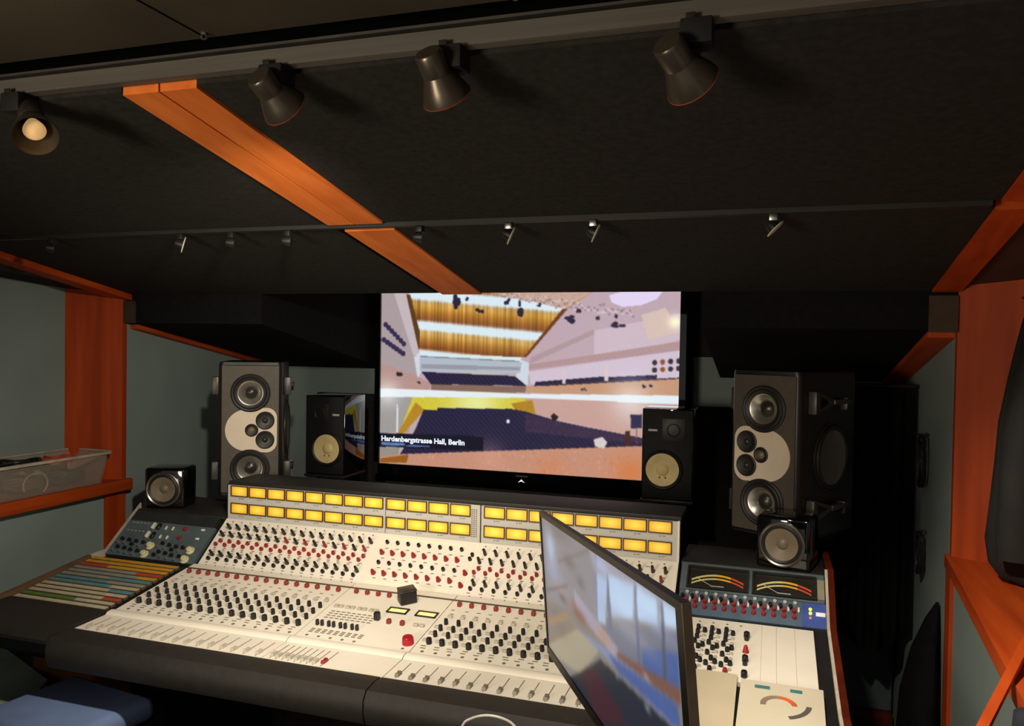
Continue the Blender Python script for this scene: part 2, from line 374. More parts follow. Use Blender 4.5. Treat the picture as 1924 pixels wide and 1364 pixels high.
# faders
CAP = MB().add([(-.006, -.012, 0), (.006, -.012, 0), (.006, .012, 0), (-.006, .012, 0), (-.005, -.009, .009), (.005, -.009, .009), (.0045, 0, .0065), (-.0045, 0, .0065), (.005, .009, .009), (-.005, .009, .009)],
    [(0, 3, 2, 1), (0, 1, 5, 4), (4, 5, 6, 7), (7, 6, 8, 9), (2, 3, 9, 8), (1, 2, 8, 6, 5), (3, 0, 4, 7, 9)]).mesh('fader_cap', PALE, False)
CAPR = CAP.copy(); CAPR.materials[0] = RED
CAPM = CAP.copy(); CAPM.materials[0] = mat('grey_fader_cap', (120, 114, 100), .4)
slots = [MB(), MB(), MB()]
def slot(si, x):
    M4 = Matrix.Identity(4)
    vs = [FA(x-.0012, .22, .0006), FA(x+.0012, .22, .0006), FA(x+.0012, .9, .0006), FA(x-.0012, .9, .0006)]
    vs += [FA(v.x, (2.02-v.y)/.142, 0) for v in vs]
    slots[si].add(vs, [(0, 1, 2, 3), (0, 4, 5, 1), (1, 5, 6, 2), (2, 6, 7, 3), (3, 7, 4, 0)])
for si, xs in ((0, LX), (2, RX)):
    for k, x in enumerate(xs):
        x += .006
        slot(si, x); put('fader_cap', CAP if si == 0 else CAPM, fads[si], FA(x, .78+jit(.03), .0005), RF, CO)
for i in range(8):
    x = -1.312+.0195*i; slot(1, x); put('fader_cap', CAP, fads[1], FA(x, .76+jit(.02), .0005), RF, CO)
slot(1, -1.150); put('fader_cap', CAPR, fads[1], FA(-1.152, .72, .0005), RF, CO)
for p_, s_ in zip(fads, slots): part('fader_slots', s_, mat('fader_slot_shadow', (120, 112, 92), .7), p_, CO, kind='stuff')
part('printed_marks', marks, mat('grey_print', (112, 106, 92), .7), con, CO, kind='stuff')
part('trim_pots', pots, PALE, con, CO, kind='stuff')

# meter bridge
br = part('meter_bridge', MB().box(CX0+.004, CX1, 2.612, 2.76, 1.0, 1.146), BLACK, con, CO)
part('bridge_top', MB().rbox(CX0, CX1+.01, 2.607, 2.80, 1.143, 1.158, .004), ARM, con, CO)
part('bridge_face', MB().box(-1.998, -.954, 2.603, 2.611, 1.012, 1.1428), GREYP, con, CO)
part('bridge_face', MB().box(-.949, CX1, 2.603, 2.611, 1.012, 1.1428), GREYP, con, CO)
FR = MB()
w2, h2 = .0385, .0205
for a, b, c, d in ((-w2, w2, h2-.003, h2), (-w2, w2, -h2, -h2+.003), (-w2, -w2+.003, -h2+.003, h2-.003), (w2-.003, w2, -h2+.003, h2-.003)): FR.box(a, b, -.006, .001, c, d)
FRM = FR.mesh('meter_frame', BEZ, False)
def meter_mat():
    M_ = bpy.data.materials.new('lit_meter_face'); M_.use_nodes = True; nt = M_.node_tree; N = nt.nodes; L = nt.links; p = N['Principled BSDF']
    tc = N.new('ShaderNodeTexCoord'); sx = N.new('ShaderNodeSeparateXYZ'); L.new(tc.outputs['Object'], sx.inputs[0])
    # brighter towards the lamp behind the dial's centre
    ln = N.new('ShaderNodeVectorMath'); ln.operation = 'MULTIPLY'; ln.inputs[1].default_value = (22, 0, 34); L.new(tc.outputs['Object'], ln.inputs[0])
    le = N.new('ShaderNodeVectorMath'); le.operation = 'LENGTH'; L.new(ln.outputs[0], le.inputs[0])
    rp = N.new('ShaderNodeValToRGB'); e = rp.color_ramp.elements; e[0].position = .15; e[0].color = rgb(252, 212, 80); e[1].position = 1.0; e[1].color = rgb(216, 152, 24)
    L.new(le.outputs['Value'], rp.inputs[0]); L.new(rp.outputs[0], p.inputs['Base Color']); L.new(rp.outputs[0], p.inputs['Emission Color']); p.inputs['Emission Strength'].default_value = .42
    p.inputs['Roughness'].default_value = .4
    return M_
MFACE = MB().box(-w2+.003, w2-.003, -.0012, .0, -h2+.003, h2-.003).mesh('meter_face', meter_mat(), False)
MX = [-1.944+.0826*i for i in range(8)]+[-1.276+.083*i for i in range(4)]+[-.900+.0812*i for i in range(8)]
bm_marks = MB()
for z in (1.1215, 1.0545):
    for x in MX:
        P = Vector((x, 2.6035, z))
        put('meter_frame', FRM, br, P, 0, CO); put('meter_face', MFACE, br, P-Vector((0, .0008, 0)), 0, CO)
        bm_marks.lathe([(.0022, 0), (.0022, .001), (0, .001)], 8, Matrix.Translation((x, 2.6032, z-.030)) @ Matrix.Rotation(PI/2, 4, 'X'))
        bm_marks.box(x+.006, x+.018, 2.6027, 2.6032, z-.0305, z-.0285)
part('bridge_marks', bm_marks, mat('bridge_print', (110, 106, 98), .7), br, CO, kind='stuff')
gr = MB()
for i in range(3):
    for j in range(14): gr.box(-.986+.008*i, -.981+.008*i, 2.6022, 2.6032, 1.030+.0072*j, 1.034+.0072*j)
part('talkback_grille', gr, mat('grille_grey', (120, 118, 106), .6), br, CO, kind='stuff')
for k in range(1, 8):
    pass
# vertical joints in the bridge face
jn = MB()
for x in [-1.319]: jn.box(x-.001, x+.001, 2.6024, 2.6032, 1.014, 1.142)
part('bridge_joint', jn, BEZ, br, CO)

# ------------------------------------------------------------------ left wing: patchbay desk
lw = thing('patchbay_desk', 'black desk wing left of the console with coloured patchbay strips and blue-grey processor panel', 'patchbay', (-2.22, 2.2, 0)); LO_ = lw.location
WX0, WX1 = -2.43, -2.008
part('carcass', MB().prism([(2.90, .60), (2.90, 1.008), (2.61, 1.008), (2.435, .862), (2.37, .866), (2.02, .815), (1.9, .812), (1.9, .72), (2.1, .60)], WX0, WX1, 'x'), BLACK, lw, LO_)
part('pedestal', MB().rbox(-2.40, -2.30, 2.35, 2.8, 0, .61, .006), BLACK, lw, LO_)
part('under_panel', MB().box(WX0, WX1, 2.12, 2.135, .30, .70), wood('brown_under_panel', 0, (120, 74, 28), (96, 58, 20)), lw, LO_)
part('side_edge', MB().prism([(2.62, 1.036), (2.44, .889), (2.37, .887), (2.37, .862), (2.44, .862), (2.62, .995)], WX0-.008, WX0, 'x'), mat('pale_metal_edge', (190, 180, 165), .4), lw, LO_)
part('side_edge', MB().prism([(2.369, .884), (1.90, .826), (1.90, .80), (2.369, .855)], WX0-.02, WX0, 'x'), mat('brown_edge', (110, 84, 64), .5), lw, LO_)
part('armrest', MB().prism([(2.03, .8285), (1.83, .828), (1.80, .824), (1.788, .814), (1.79, .803), (1.81, .797), (2.0, .797)], -2.60, WX1+.001, 'x'), ARM, lw, LO_)
part('top_board', MB().rbox(WX0, WX1, 2.60, 2.90, 1.006, 1.016, .002), ARM, lw, LO_)
part('blank_panel', MB().add([UP(WX0+.004, .02, .003), UP(WX1-.02, .02, .003), UP(WX1-.02, .235, .003), UP(WX0+.004, .235, .003), UP(WX0+.004, .02, -.01), UP(WX1-.02, .02, -.01), UP(WX1-.02, .235, -.01), UP(WX0+.004, .235, -.01)],
    [(0, 1, 2, 3), (0, 4, 5, 1), (1, 5, 6, 2), (2, 6, 7, 3), (3, 7, 4, 0)]), mat('dark_slate_panel', (40, 44, 44), .5), lw, LO_)
wp = part('processor_panel', MB().add([UP(WX0+.004, .24, .003), UP(WX1-.01, .24, .003), UP(WX1-.01, .99, .003), UP(WX0+.004, .99, .003), UP(WX0+.004, .24, -.01), UP(WX1-.01, .24, -.01), UP(WX1-.01, .99, -.01), UP(WX0+.004, .99, -.01)],
    [(0, 1, 2, 3), (0, 4, 5, 1), (1, 5, 6, 2), (2, 6, 7, 3), (3, 7, 4, 0)]), STRIPB, lw, LO_)
WK = kmesh('knob_ivory', [(.0165, 0), (.0165, .004), (.012, .006), (.011, .015), (.009, .017), (0, .0165)], mat('ivory_knob', (214, 210, 168), .4), 18)
for x, t in ((-2.249, .71), (-2.25, .885), (-2.063, .715), (-2.062, .90)): put('ivory_knob', WK, wp, UP(x, t+.03, .003), RU, LO_)
LEV = MB().rbox(-.006, .006, -.014, .014, 0, .012, .002, 1).mesh('lever', mat('white_lever', (226, 220, 204), .4))
LEVB = MB().rbox(-.007, .007, -.014, .014, 0, .010, .002, 1).mesh('lever_dark', KNOB)
SMW = MB().rbox(-.003, .003, -.008, .008, 0, .007, .001, 1).mesh('lever_small', MATS['white_lever'])
SQW = MB().rbox(-.008, .008, -.004, .004, 0, .004, .001, 1).mesh('lamp_small', mat('white_lamp', (240, 240, 240), .4))
for t in (.34, .53):
    put('lever', LEV, wp, UP(-2.292, t, .003), RU, LO_); put('lever', LEVB, wp, UP(-2.268, t, .003), RU, LO_)
    for x in (-2.232, -2.20): put('lever', SMW, wp, UP(x, t+.01, .003), RU, LO_)
    put('indicator', SQW, wp, UP(-2.066, t-.03, .003), RU, LO_)
    put('red_knob', K_REDS, wp, UP(-2.144, t, .003), RU, LO_)
SMG = kmesh('knob_slate', [(.007, 0), (.0062, .009), (0, .0095)], mat('slate_knob', (128, 132, 132), .35, metal=.4))
for (x, t) in ((-2.405, .73), (-2.37, .74), (-2.335, .75), (-2.30, .76), (-2.40, .90), (-2.366, .91), (-2.335, .93), (-2.30, .94), (-2.212, .735), (-2.178, .76), (-2.144, .775), (-2.112, .78), (-2.205, .91), (-2.172, .925), (-2.14, .95), (-2.105, .955)):
    put('rotary_knob', SMG if random.random() < .5 else K_SHORT, wp, UP(x, t, .003), RU, LO_)
    put('rotary_knob', K_SHORT, wp, UP(x+.012, t-.07, .003), RU, LO_)
wm = MB()
for t in (.29, .46):
    for i in range(5): tick(lambda x, t, h=0: UP(x, t, .0032), RU, -2.40+.018*i, t, .010, .005, mbx=wm)
part('panel_print', wm, mat('pale_print', (170, 150, 120), .6), wp, LO_, kind='stuff')
# patch strips: (left colour, right colour, split fraction)
YEL = (204, 148, 36); REDL = (186, 66, 40); CRM = (186, 176, 148); GRB = (132, 142, 140); TEA = (88, 136, 146); GRN = (84, 124, 52); GRY = (146, 140, 128)
strips = [(YEL, YEL, .5), (YEL, YEL, .5), (REDL, YEL, .32), (GRY, REDL, .72), (GRB, YEL, .8), (GRY, TEA, .55), (TEA, GRY, .6), (TEA, CRM, .7), (CRM, TEA, .75), (CRM, CRM, .5), (CRM, REDL, .82), (GRN, CRM, .6), (CRM, CRM, .5)]
def cmat(c): return mat('label_%d_%d_%d' % c, c, .6, var=.08, scale=40)
n = len(strips)
for i, (a, b, s_) in enumerate(strips):
    t0 = .005+i*.985/n; t1 = t0+.70*.985/n
    def q(x0, x1, h0, h1, ta, tb):
        vs = [LO(x0, ta, h1), LO(x1, ta, h1), LO(x1, tb, h1), LO(x0, tb, h1), LO(x0, ta, h0), LO(x1, ta, h0), LO(x1, tb, h0), LO(x0, tb, h0)]
        return MB().add(vs, [(0, 1, 2, 3), (7, 6, 5, 4), (0, 4, 5, 1), (1, 5, 6, 2), (2, 6, 7, 3), (3, 7, 4, 0)])
    xs = WX0+.012+(WX1-WX0-.035)*s_
    st = part('patch_strip', q(WX0+.012, WX1-.022, -.006, .003, t0, t1), mat('strip_base', (96, 84, 64), .6), lw, LO_)
    part('strip_label', q(WX0+.012, xs, .003, .0045, t0+.003, t1-.003), cmat(a), st, LO_)
    part('strip_label', q(xs, WX1-.022, .003, .0045, t0+.003, t1-.003), cmat(b), st, LO_)

# ------------------------------------------------------------------ right wing: outboard cabinet
rw = thing('outboard_cabinet', 'cabinet wing right of the console with two needle meters and a blue knob strip', 'rack cabinet', (-.05, 2.2, 0)); RO = rw.location
QX0, QX1 = -.262, .172
part('carcass', MB().prism([(2.84, .60), (2.84, 1.008), (2.61, 1.008), (2.455, .880), (2.02, .812), (1.9, .808), (1.9, .72), (2.1, .60)], QX0, QX1, 'x'), BLACK, rw, RO)
part('pedestal', MB().rbox(.0, .15, 2.1, 2.75, 0, .61, .006), BLACK, rw, RO)
part('top_board', MB().rbox(QX0, QX1, 2.598, 2.84, 1.006, 1.018, .002), ARM, rw, RO)
part('armrest', MB().prism([(1.895, .826), (1.845, .826), (1.80, .820), (1.785, .80), (1.783, .765), (1.795, .735), (1.84, .715), (1.895, .715)], QX0, QX1, 'x'), ARM, rw, RO)
part('side_cheek', MB().prism([(2.85, .0), (2.85, 1.03), (2.60, 1.032), (2.44, .905), (2.02, .842), (1.78, .838), (1.78, .70), (2.05, .60), (2.15, 0)], QX1+.001, QX1+.022, 'x'), REDW, rw, RO)
part('cheek_edge', MB().prism([(2.60, 1.034), (2.44, .907), (2.02, .844), (1.79, .840), (1.79, .830), (2.02, .834), (2.44, .897), (2.60, 1.024)], QX1-.004, QX1+.004, 'x'), mat('pale_metal_edge', (190, 180, 165), .4), rw, RO)
def pan(name, fn, x0, x1, t0, t1, m_, h=.003, par=None):
    vs = [fn(x0, t0, h), fn(x1, t0, h), fn(x1, t1, h), fn(x0, t1, h), fn(x0, t0, -.01), fn(x1, t0, -.01), fn(x1, t1, -.01), fn(x0, t1, -.01)]
    return part(name, MB().add(vs, [(0, 1, 2, 3), (7, 6, 5, 4), (0, 4, 5, 1), (1, 5, 6, 2), (2, 6, 7, 3), (3, 7, 4, 0)]), m_, par or rw, RO)
pan('meter_backplate', UP, QX0+.004, QX1-.006, .0, .45, STRIPB)
pan('corner_block', UP, .146, QX1-.006, .09, .40, mat('khaki_block', (138, 132, 108), .6), .006)
VUD = mat('dark_meter_dial', (40, 38, 32), .3, coat=.6)
for x0, x1 in ((-.238, -.052), (-.042, .144)):
    vf = MB()
    for a, b, c, d in ((x0, x1, .06, .095), (x0, x1, .39, .42), (x0, x0+.006, .095, .39), (x1-.006, x1, .095, .39)):
        vs = [UP(a, c, .012), UP(b, c, .012), UP(b, d, .012), UP(a, d, .012), UP(a, c), UP(b, c), UP(b, d), UP(a, d)]
        vf.add(vs, [(0, 1, 2, 3), (0, 4, 5, 1), (1, 5, 6, 2), (2, 6, 7, 3), (3, 7, 4, 0)])
    vu = part('needle_meter', vf, BLACKP, rw, RO)
    pan('dial', UP, x0+.006, x1-.006, .095, .39, VUD, .005, vu)
    # scale arcs: white-green, amber, red
    xc = (x0+x1)/2; wd = (x1-x0)*.42
    for a0, a1, cm in ((-1, -.05, (206, 200, 130)), (-.05, .5, (226, 176, 40)), (.5, 1.0, (206, 70, 40))):
        mb = MB(); seg = 8
        for r0, r1 in ((.0, .03), (.06, .085)):
            for s_ in range(seg):
                u0 = a0+(a1-a0)*s_/seg; u1 = a0+(a1-a0)*(s_+1)/seg
                f_ = lambda u, r: UP(xc+u*wd, .17+.10*u*u+r, .0056)
                vs = [f_(u0, r0), f_(u1, r0), f_(u1, r1), f_(u0, r1)]; vs += [v-Vector((0, -.0004, .0005)) for v in vs]
                mb.add(vs, [(0, 1, 2, 3), (7, 6, 5, 4), (0, 4, 5, 1), (1, 5, 6, 2), (2, 6, 7, 3), (3, 7, 4, 0)])
        part('scale_arc', mb, mat('scale_%d_%d_%d' % cm, cm, .6, var=.03), vu, RO)
    mb = MB(); mb.tube([UP(xc-.01, .385, .007), UP(xc-wd*.8, .25, .007)], .0008, 6); part('needle', mb, MATS['white_lever'], vu, RO)
    pan('logo_plate', UP, xc-.02, xc+.02, .355, .38, mat('pale_logo', (170, 176, 176), .5), .0056, vu)
ks = pan('blue_knob_strip', UP, QX0+.006, QX1-.004, .46, .835, STRIPB2, .004)
pan('lamp_block', UP, .102, QX1-.004, .47, .83, mat('royal_blue_block', (58, 82, 160), .5), .0055, ks)
K12 = kmesh('knob_pale', [(.006, 0), (.0055, .008), (0, .0085)], PALE)
for i in range(12):
    x = -.236+.0286*i
    put('rotary_knob', K12, ks, UP(x+.004, .505, .004), RU, RO)
    put('toggle_switch', LEVB if i == -1 else K_SHORT, ks, UP(x-.009, .57, .004), RU, RO)
    put('red_knob', K_REDS, ks, UP(x+.001, .625, .004), RU, RO); put('red_knob', K_REDS, ks, UP(x+.001, .715, .004), RU, RO)
    put('slide_switch', SMW, ks, UP(x+.014, .60, .004), RU, RO)
put('lamp', kmesh('lamp_green', [(.005, 0), (.005, .004), (0, .006)], mat('yellow_green_lamp', (206, 224, 96), .4, emit=.8)), ks, UP(.125, .57, .0055), RU, RO)
put('lamp', kmesh('lamp_green2', [(.005, 0), (.005, .004), (0, .006)], MATS['yellow_green_lamp']), ks, UP(.125, .63, .0055), RU, RO)
put('lamp', kmesh('lamp_red', [(.004, 0), (.004, .004), (0, .005)], mat('pink_lamp', (220, 120, 120), .4, emit=.3)), ks, UP(.125, .70, .0055), RU, RO)
pan('name_plate', UP, .140, .166, .60, .66, mat('white_lamp', (240, 240, 240), .4), .0065, ks)
cp = pan('cream_module_panel', LO, QX0+.010, .132, -.215, .70, CREAM)
for x in (-.01, .03, .08):
    lpanel('panel_joint', lambda x, t, h=0: LO(x, t, h+.0034), x, x+.0012, -.2, .69, mat('faint_joint', (190, 182, 164), .6), .0008, g=RO, par=cp)
cmk = MB()
for ci, x in enumerate((-.226, -.186, -.147, -.107)):
    for r_ in range(9):
        t = -.03+r_*.078
        put('rotary_knob' if (r_ + ci) % 11 else 'red_knob', K_SHORT if (r_+ci) % 11 else K_REDS, cp, LO(x+(0 if r_ < 3 else (-.004 if r_ % 2 else .008)), t, .003), RL, RO)
        if ci: put('rotary_knob', K_GREY if r_ % 3 else K_SHORT, cp, LO(x+.019, t+.045, .003), RL, RO)
        tick(lambda x, t, h=0: LO(x, t, .0032), RL, x+.011, t-.03, .008, .004, mbx=cmk)
for r_, (t, me) in enumerate(((.03, K_LOWB), (.07, K_SHORT), (.26, K_REDL), (.40, K_LOWB), (.45, K_SHORT), (.62, K_LOWB))): put('rotary_knob' if me is not K_REDL else 'red_knob', me, cp, LO(-.05, t, .003), RL, RO)
for x in (-.186, -.147, -.107, -.068): dot(lambda x, t, h=0: LO(x, t, .0032), RL, x, -.15, .0035, mbx=cmk)
part('printed_marks', cmk, MATS['grey_print'], cp, RO, kind='stuff')
part('rest_board', MB().box(QX0, QX1, 1.88, 2.12, .800, .8255), BLACK, rw, RO)

# ------------------------------------------------------------------ papers on the right wing
PAPER = mat('cream_paper', (196, 184, 158), .7, var=.04, scale=5)
PAPER2 = mat('white_paper', (206, 198, 176), .7, var=.03, scale=5)
def sheet(x0, x1, y0, y1, z0, z1, rz, th=.0018, bow=.0):
    mb = MB(); nx, ny = 6, 8; vs = []; c = Vector(((x0+x1)/2, (y0+y1)/2, 0)); ca, sa = math.cos(rz), math.sin(rz)
    for k in (0, 1):
        for j in range(ny+1):
            for i in range(nx+1):
                u, v = i/nx, j/ny; x = x0+(x1-x0)*u-c.x; y = y0+(y1-y0)*v-c.y
                z = z0+(z1-z0)*v+bow*math.sin(PI*u)*math.sin(PI*v*.8)+(th if k else 0)
                vs.append((c.x+x*ca-y*sa, c.y+x*sa+y*ca, z))
    N_ = (nx+1)*(ny+1); fs = []
    for j in range(ny):
        for i in range(nx):
            a = j*(nx+1)+i; fs.append((a, a+nx+1, a+nx+2, a+1)); fs.append((N_+a, N_+a+1, N_+a+nx+2, N_+a+nx+1))
    edge = [i for i in range(nx+1)]+[j*(nx+1)+nx for j in range(1, ny+1)]+[ny*(nx+1)+i for i in range(nx-1, -1, -1)]+[j*(nx+1) for j in range(ny-1, 0, -1)]
    for a, b in zip(edge, edge[1:]+edge[:1]): fs.append((a, b, N_+b, N_+a))
    return mb.add(vs, fs)
p1 = thing('folded_paper', 'plain cream folded sheet lying beside the dark monitor on the right wing', 'paper', (-.12, 2.0, .829)); 
part('sheet', sheet(-.187, -.066, 1.84, 2.145, .8285, .852, .0, .002, .003), PAPER, p1, p1.location)
for y in (2.115, 2.085): part('fold_line', MB().box(-.14, -.085, y-.0015, y+.0015, .8515+(y-2.115)*.08, .8525+(y-2.115)*.08), mat('fold_grey', (190, 180, 158), .7), p1, p1.location)
p2 = thing('printed_booklet', 'white booklet with an orange and grey ring printed on its cover', 'booklet', (.04, 2.0, .829))
part('cover', sheet(-.058, .138, 1.885, 2.115, .829, .849, -.02, .008), PAPER2, p2, p2.location)
def arc_strip(c, r0, r1, a0, a1, zf, seg=14, sx=1.):
    mb = MB()
    for s_ in range(seg):
        b0 = a0+(a1-a0)*s_/seg; b1 = a0+(a1-a0)*(s_+1)/seg; vs = []
        for dz in (.0007, 0):
            for r, b in ((r0, b0), (r0, b1), (r1, b1), (r1, b0)):
                x = c[0]+r*math.cos(b)*sx; y = c[1]+r*math.sin(b); vs.append((x, y, zf(y)+dz))
        mb.add(vs, [(0, 1, 2, 3), (7, 6, 5, 4), (0, 4, 5, 1), (1, 5, 6, 2), (2, 6, 7, 3), (3, 7, 4, 0)])
    return mb
zf = lambda y: .8375+(y-1.885)*.087
part('ring_print', arc_strip((.035, 2.008), .030, .043, .15, 1.5, zf), mat('orange_print', (206, 96, 40), .7), p2, p2.location)
part('ring_print', arc_strip((.035, 2.008), .030, .043, 1.5, 3.3, zf), mat('taupe_print', (140, 122, 104), .7), p2, p2.location)
part('swoosh_print', arc_strip((.03, 2.025), .068, .080, -1.2, -.1, zf), mat('dark_grey_print', (88, 82, 76), .7), p2, p2.location)
for x0, x1 in ((-.022, .014), (.062, .09)):
    part('heading_print', MB().box(x0, x1, 2.078, 2.092, .8544, .8566), mat('teal_print', (54, 124, 126), .7), p2, p2.location)
sheet3 = single('loose_sheet', sheet(.045, .145, 1.80, 1.93, .8295, .833, -.35, .0015), PAPER, 'loose cream sheet tucked under the lower corner of the ring-printed booklet', 'paper')
# small black box on the centre section
bx = thing('black_box', 'small black box standing on the centre of the mixing console', 'box', LO(-1.098, .13, .0015))
bx.rotation_euler = (Matrix.Rotation(RL, 3, 'X') @ Matrix.Rotation(.72, 3, 'Z')).to_euler()
part('box_body', MB().rbox(-.027, .027, -.022, .022, .002, .040, .003), BLACKP, bx)
part('box_lid', MB().rbox(-.028, .028, -.023, .023, .0405, .046, .002), mat('lighter_black_lid', (64, 60, 54), .35, var=.3, scale=60), bx)  # lid lighter than the box body, with strong noise mottling

# ------------------------------------------------------------------ television
def paint(nu, nv, H, polys, base, blur=1):
    # polys painted in the order given: (colour, [(x, y)...], soft-noise) in image crop pixels, H maps pixels -> (u, v)
    u, v = np.meshgrid(np.linspace(0, 1, nu), np.linspace(0, 1, nv))
    img = np.empty((nv, nu, 3)); img[:] = base
    for item in polys:
        if callable(item): item(img, u, v); continue
        c, pts, amp = item
        P = np.array([H(*p) for p in pts]); ins = np.zeros(u.shape, bool); j = len(P)-1
        for i in range(len(P)):
            xi, yi = P[i]; xj, yj = P[j]
            if yi != yj: ins ^= ((yi > v) != (yj > v)) & (u < (xj-xi)*(v-yi)/(yj-yi)+xi)
            j = i
        cc = np.array(c, float)
        if amp: img[ins] = cc+rng.normal(0, amp*.5, (ins.sum(), 1))+rng.normal(0, amp*.25, (ins.sum(), 3))
        else: img[ins] = cc
    for _ in range(blur):
        for ax in (0, 1):
            p_ = np.pad(img, [(1, 1) if k == ax else (0, 0) for k in range(3)], mode='edge')
            img = (np.take(p_, range(0, img.shape[ax]), ax)+2*img+np.take(p_, range(2, img.shape[ax]+2), ax))/4
    return np.clip(img, 0, 255)
def homography(src):
    # src: four image-pixel corners TL TR BR BL -> unit square with v down
    A = []; b = []
    for (x, y), (u, v) in zip(src, ((0, 0), (1, 0), (1, 1), (0, 1))):
        A += [[x, y, 1, 0, 0, 0, -u*x, -u*y], [0, 0, 0, x, y, 1, -v*x, -v*y]]; b += [u, v]
    h = np.append(np.linalg.solve(np.array(A, float), np.array(b, float)), 1).reshape(3, 3)
    def f(x, y):
        q = h @ np.array([x, y, 1.]); return q[0]/q[2], q[1]/q[2]
    return f
def screen_mesh(name, P, nu, nv, img, strength=1.0):
    # P(u, v) -> point; v down
    vs = [P(i/(nu-1), j/(nv-1)) for j in range(nv) for i in range(nu)]
    fs = [(j*nu+i, (j+1)*nu+i, (j+1)*nu+i+1, j*nu+i+1) for j in range(nv-1) for i in range(nu-1)]
    me = bpy.data.meshes.new(name); me.from_pydata([tuple(v) for v in vs], [], fs)
    ca = me.color_attributes.new('picture', 'FLOAT_COLOR', 'POINT')
    c = img.reshape(-1, 3)/255.; l = np.where(c <= .04045, c/12.92, ((c+.055)/1.055)**2.4)
    ca.data.foreach_set('color', np.concatenate([l, np.ones((len(l), 1))], 1).astype(np.float32).ravel())
    M_ = bpy.data.materials.new(name+'_glow'); M_.use_nodes = True; nt = M_.node_tree; p = nt.nodes['Principled BSDF']
    at = nt.nodes.new('ShaderNodeVertexColor'); at.layer_name = 'picture'
    nt.links.new(at.outputs[0], p.inputs['Emission Color']); p.inputs['Emission Strength'].default_value = strength
    p.inputs['Base Color'].default_value = (.01, .01, .012, 1); p.inputs['Roughness'].default_value = .35; p.inputs['Specular IOR Level'].default_value = .08
    me.materials.append(M_); return me

TX0, TX1, TZ0, TZ1, TY = -1.963, -.409, 1.070, 1.967, 3.80
tv = thing('television', 'wall-size flat television showing an empty concert hall', 'television', ((TX0+TX1)/2, TY, TZ0-.05))
TO = tv.location
part('housing', MB().rbox(TX0-.03, TX1+.03, TY+.006, TY+.06, TZ0-.055, TZ1+.03, .006), BLACK, tv, TO)
bz = MB()
for a, b, c, d in ((TX0-.03, TX0, TZ0-.055, TZ1+.03), (TX1, TX1+.03, TZ0-.055, TZ1+.03), (TX0, TX1, TZ0-.055, TZ0), (TX0, TX1, TZ1, TZ1+.03)): bz.box(a, b, TY-.012, TY+.0055, c, d)
part('bezel', bz, GLOSS, tv, TO)
part('maker_badge', MB().box(-1.20, -1.14, TY-.0135, TY-.0122, TZ0-.022, TZ0-.014), mat('dim_badge', (70, 70, 72), .4), tv, TO)
part('standby_lamp', MB().add([(-1.19, TY-.0135, TZ0-.050), (-1.172, TY-.0135, TZ0-.034), (-1.154, TY-.0135, TZ0-.050), (-1.172, TY-.0135, TZ0-.044), (-1.19, TY-.0125, TZ0-.050), (-1.172, TY-.0125, TZ0-.034), (-1.154, TY-.0125, TZ0-.050), (-1.172, TY-.0125, TZ0-.044)],
    [(0, 1, 3), (1, 2, 3), (0, 4, 5, 1), (1, 5, 6, 2), (2, 6, 7, 3), (3, 7, 4, 0)]), mat('white_standby_light', (235, 235, 240), .5, emit=.8), tv, TO)
HT = homography(((88, 80), (1787, 68), (1772, 1152), (78, 1030)))  # television screen corners in image crop pixels
WH = (214, 232, 240); ORA = (172, 112, 30); BRN = (132, 76, 40); NAV = (46, 42, 76); PNK = (190, 166, 176)
def streaks(x0, x1, y0, y1, c, n, a=.35, h=40):
    def f(img, u, v):
        for _ in range(n):
            x = random.uniform(x0, x1); y = random.uniform(y0, y1); w = random.uniform(1, 4)
            a0 = HT(x, y); a1 = HT(x+w*3, y+random.uniform(.4, 1)*h)
            mk = (u >= a0[0]) & (u <= a1[0]) & (v >= a0[1]) & (v <= a1[1]); img[mk] = img[mk]*(1-a)+np.array(c)*a
    return f
def blob(x, y, rx, ry, c):
    n_ = 10; return (c, [(x+rx*math.cos(2*PI*i/n_), y+ry*math.sin(2*PI*i/n_)) for i in range(n_)], 4)
def glow(x, y, r, c, a=1.):
    def f(img, u, v):
        q = HT(x, y); e = HT(x+r, y); rr = abs(e[0]-q[0]); d = np.sqrt((u-q[0])**2+((v-q[1])*.57)**2)/rr
        k = (np.exp(-d*d*2)*a)[..., None]; img[:] = img*(1-k)+np.array(c)*k
    return f
def seatrows(img, u, v):
    mk = (np.abs(img-np.array(NAV)).sum(-1) < 40)
    r = .82+.28*np.sin(v*300+u*40)*np.sin(u*420+v*90); img[mk] = img[mk]*np.clip(r[mk], .6, 1.25)[:, None]
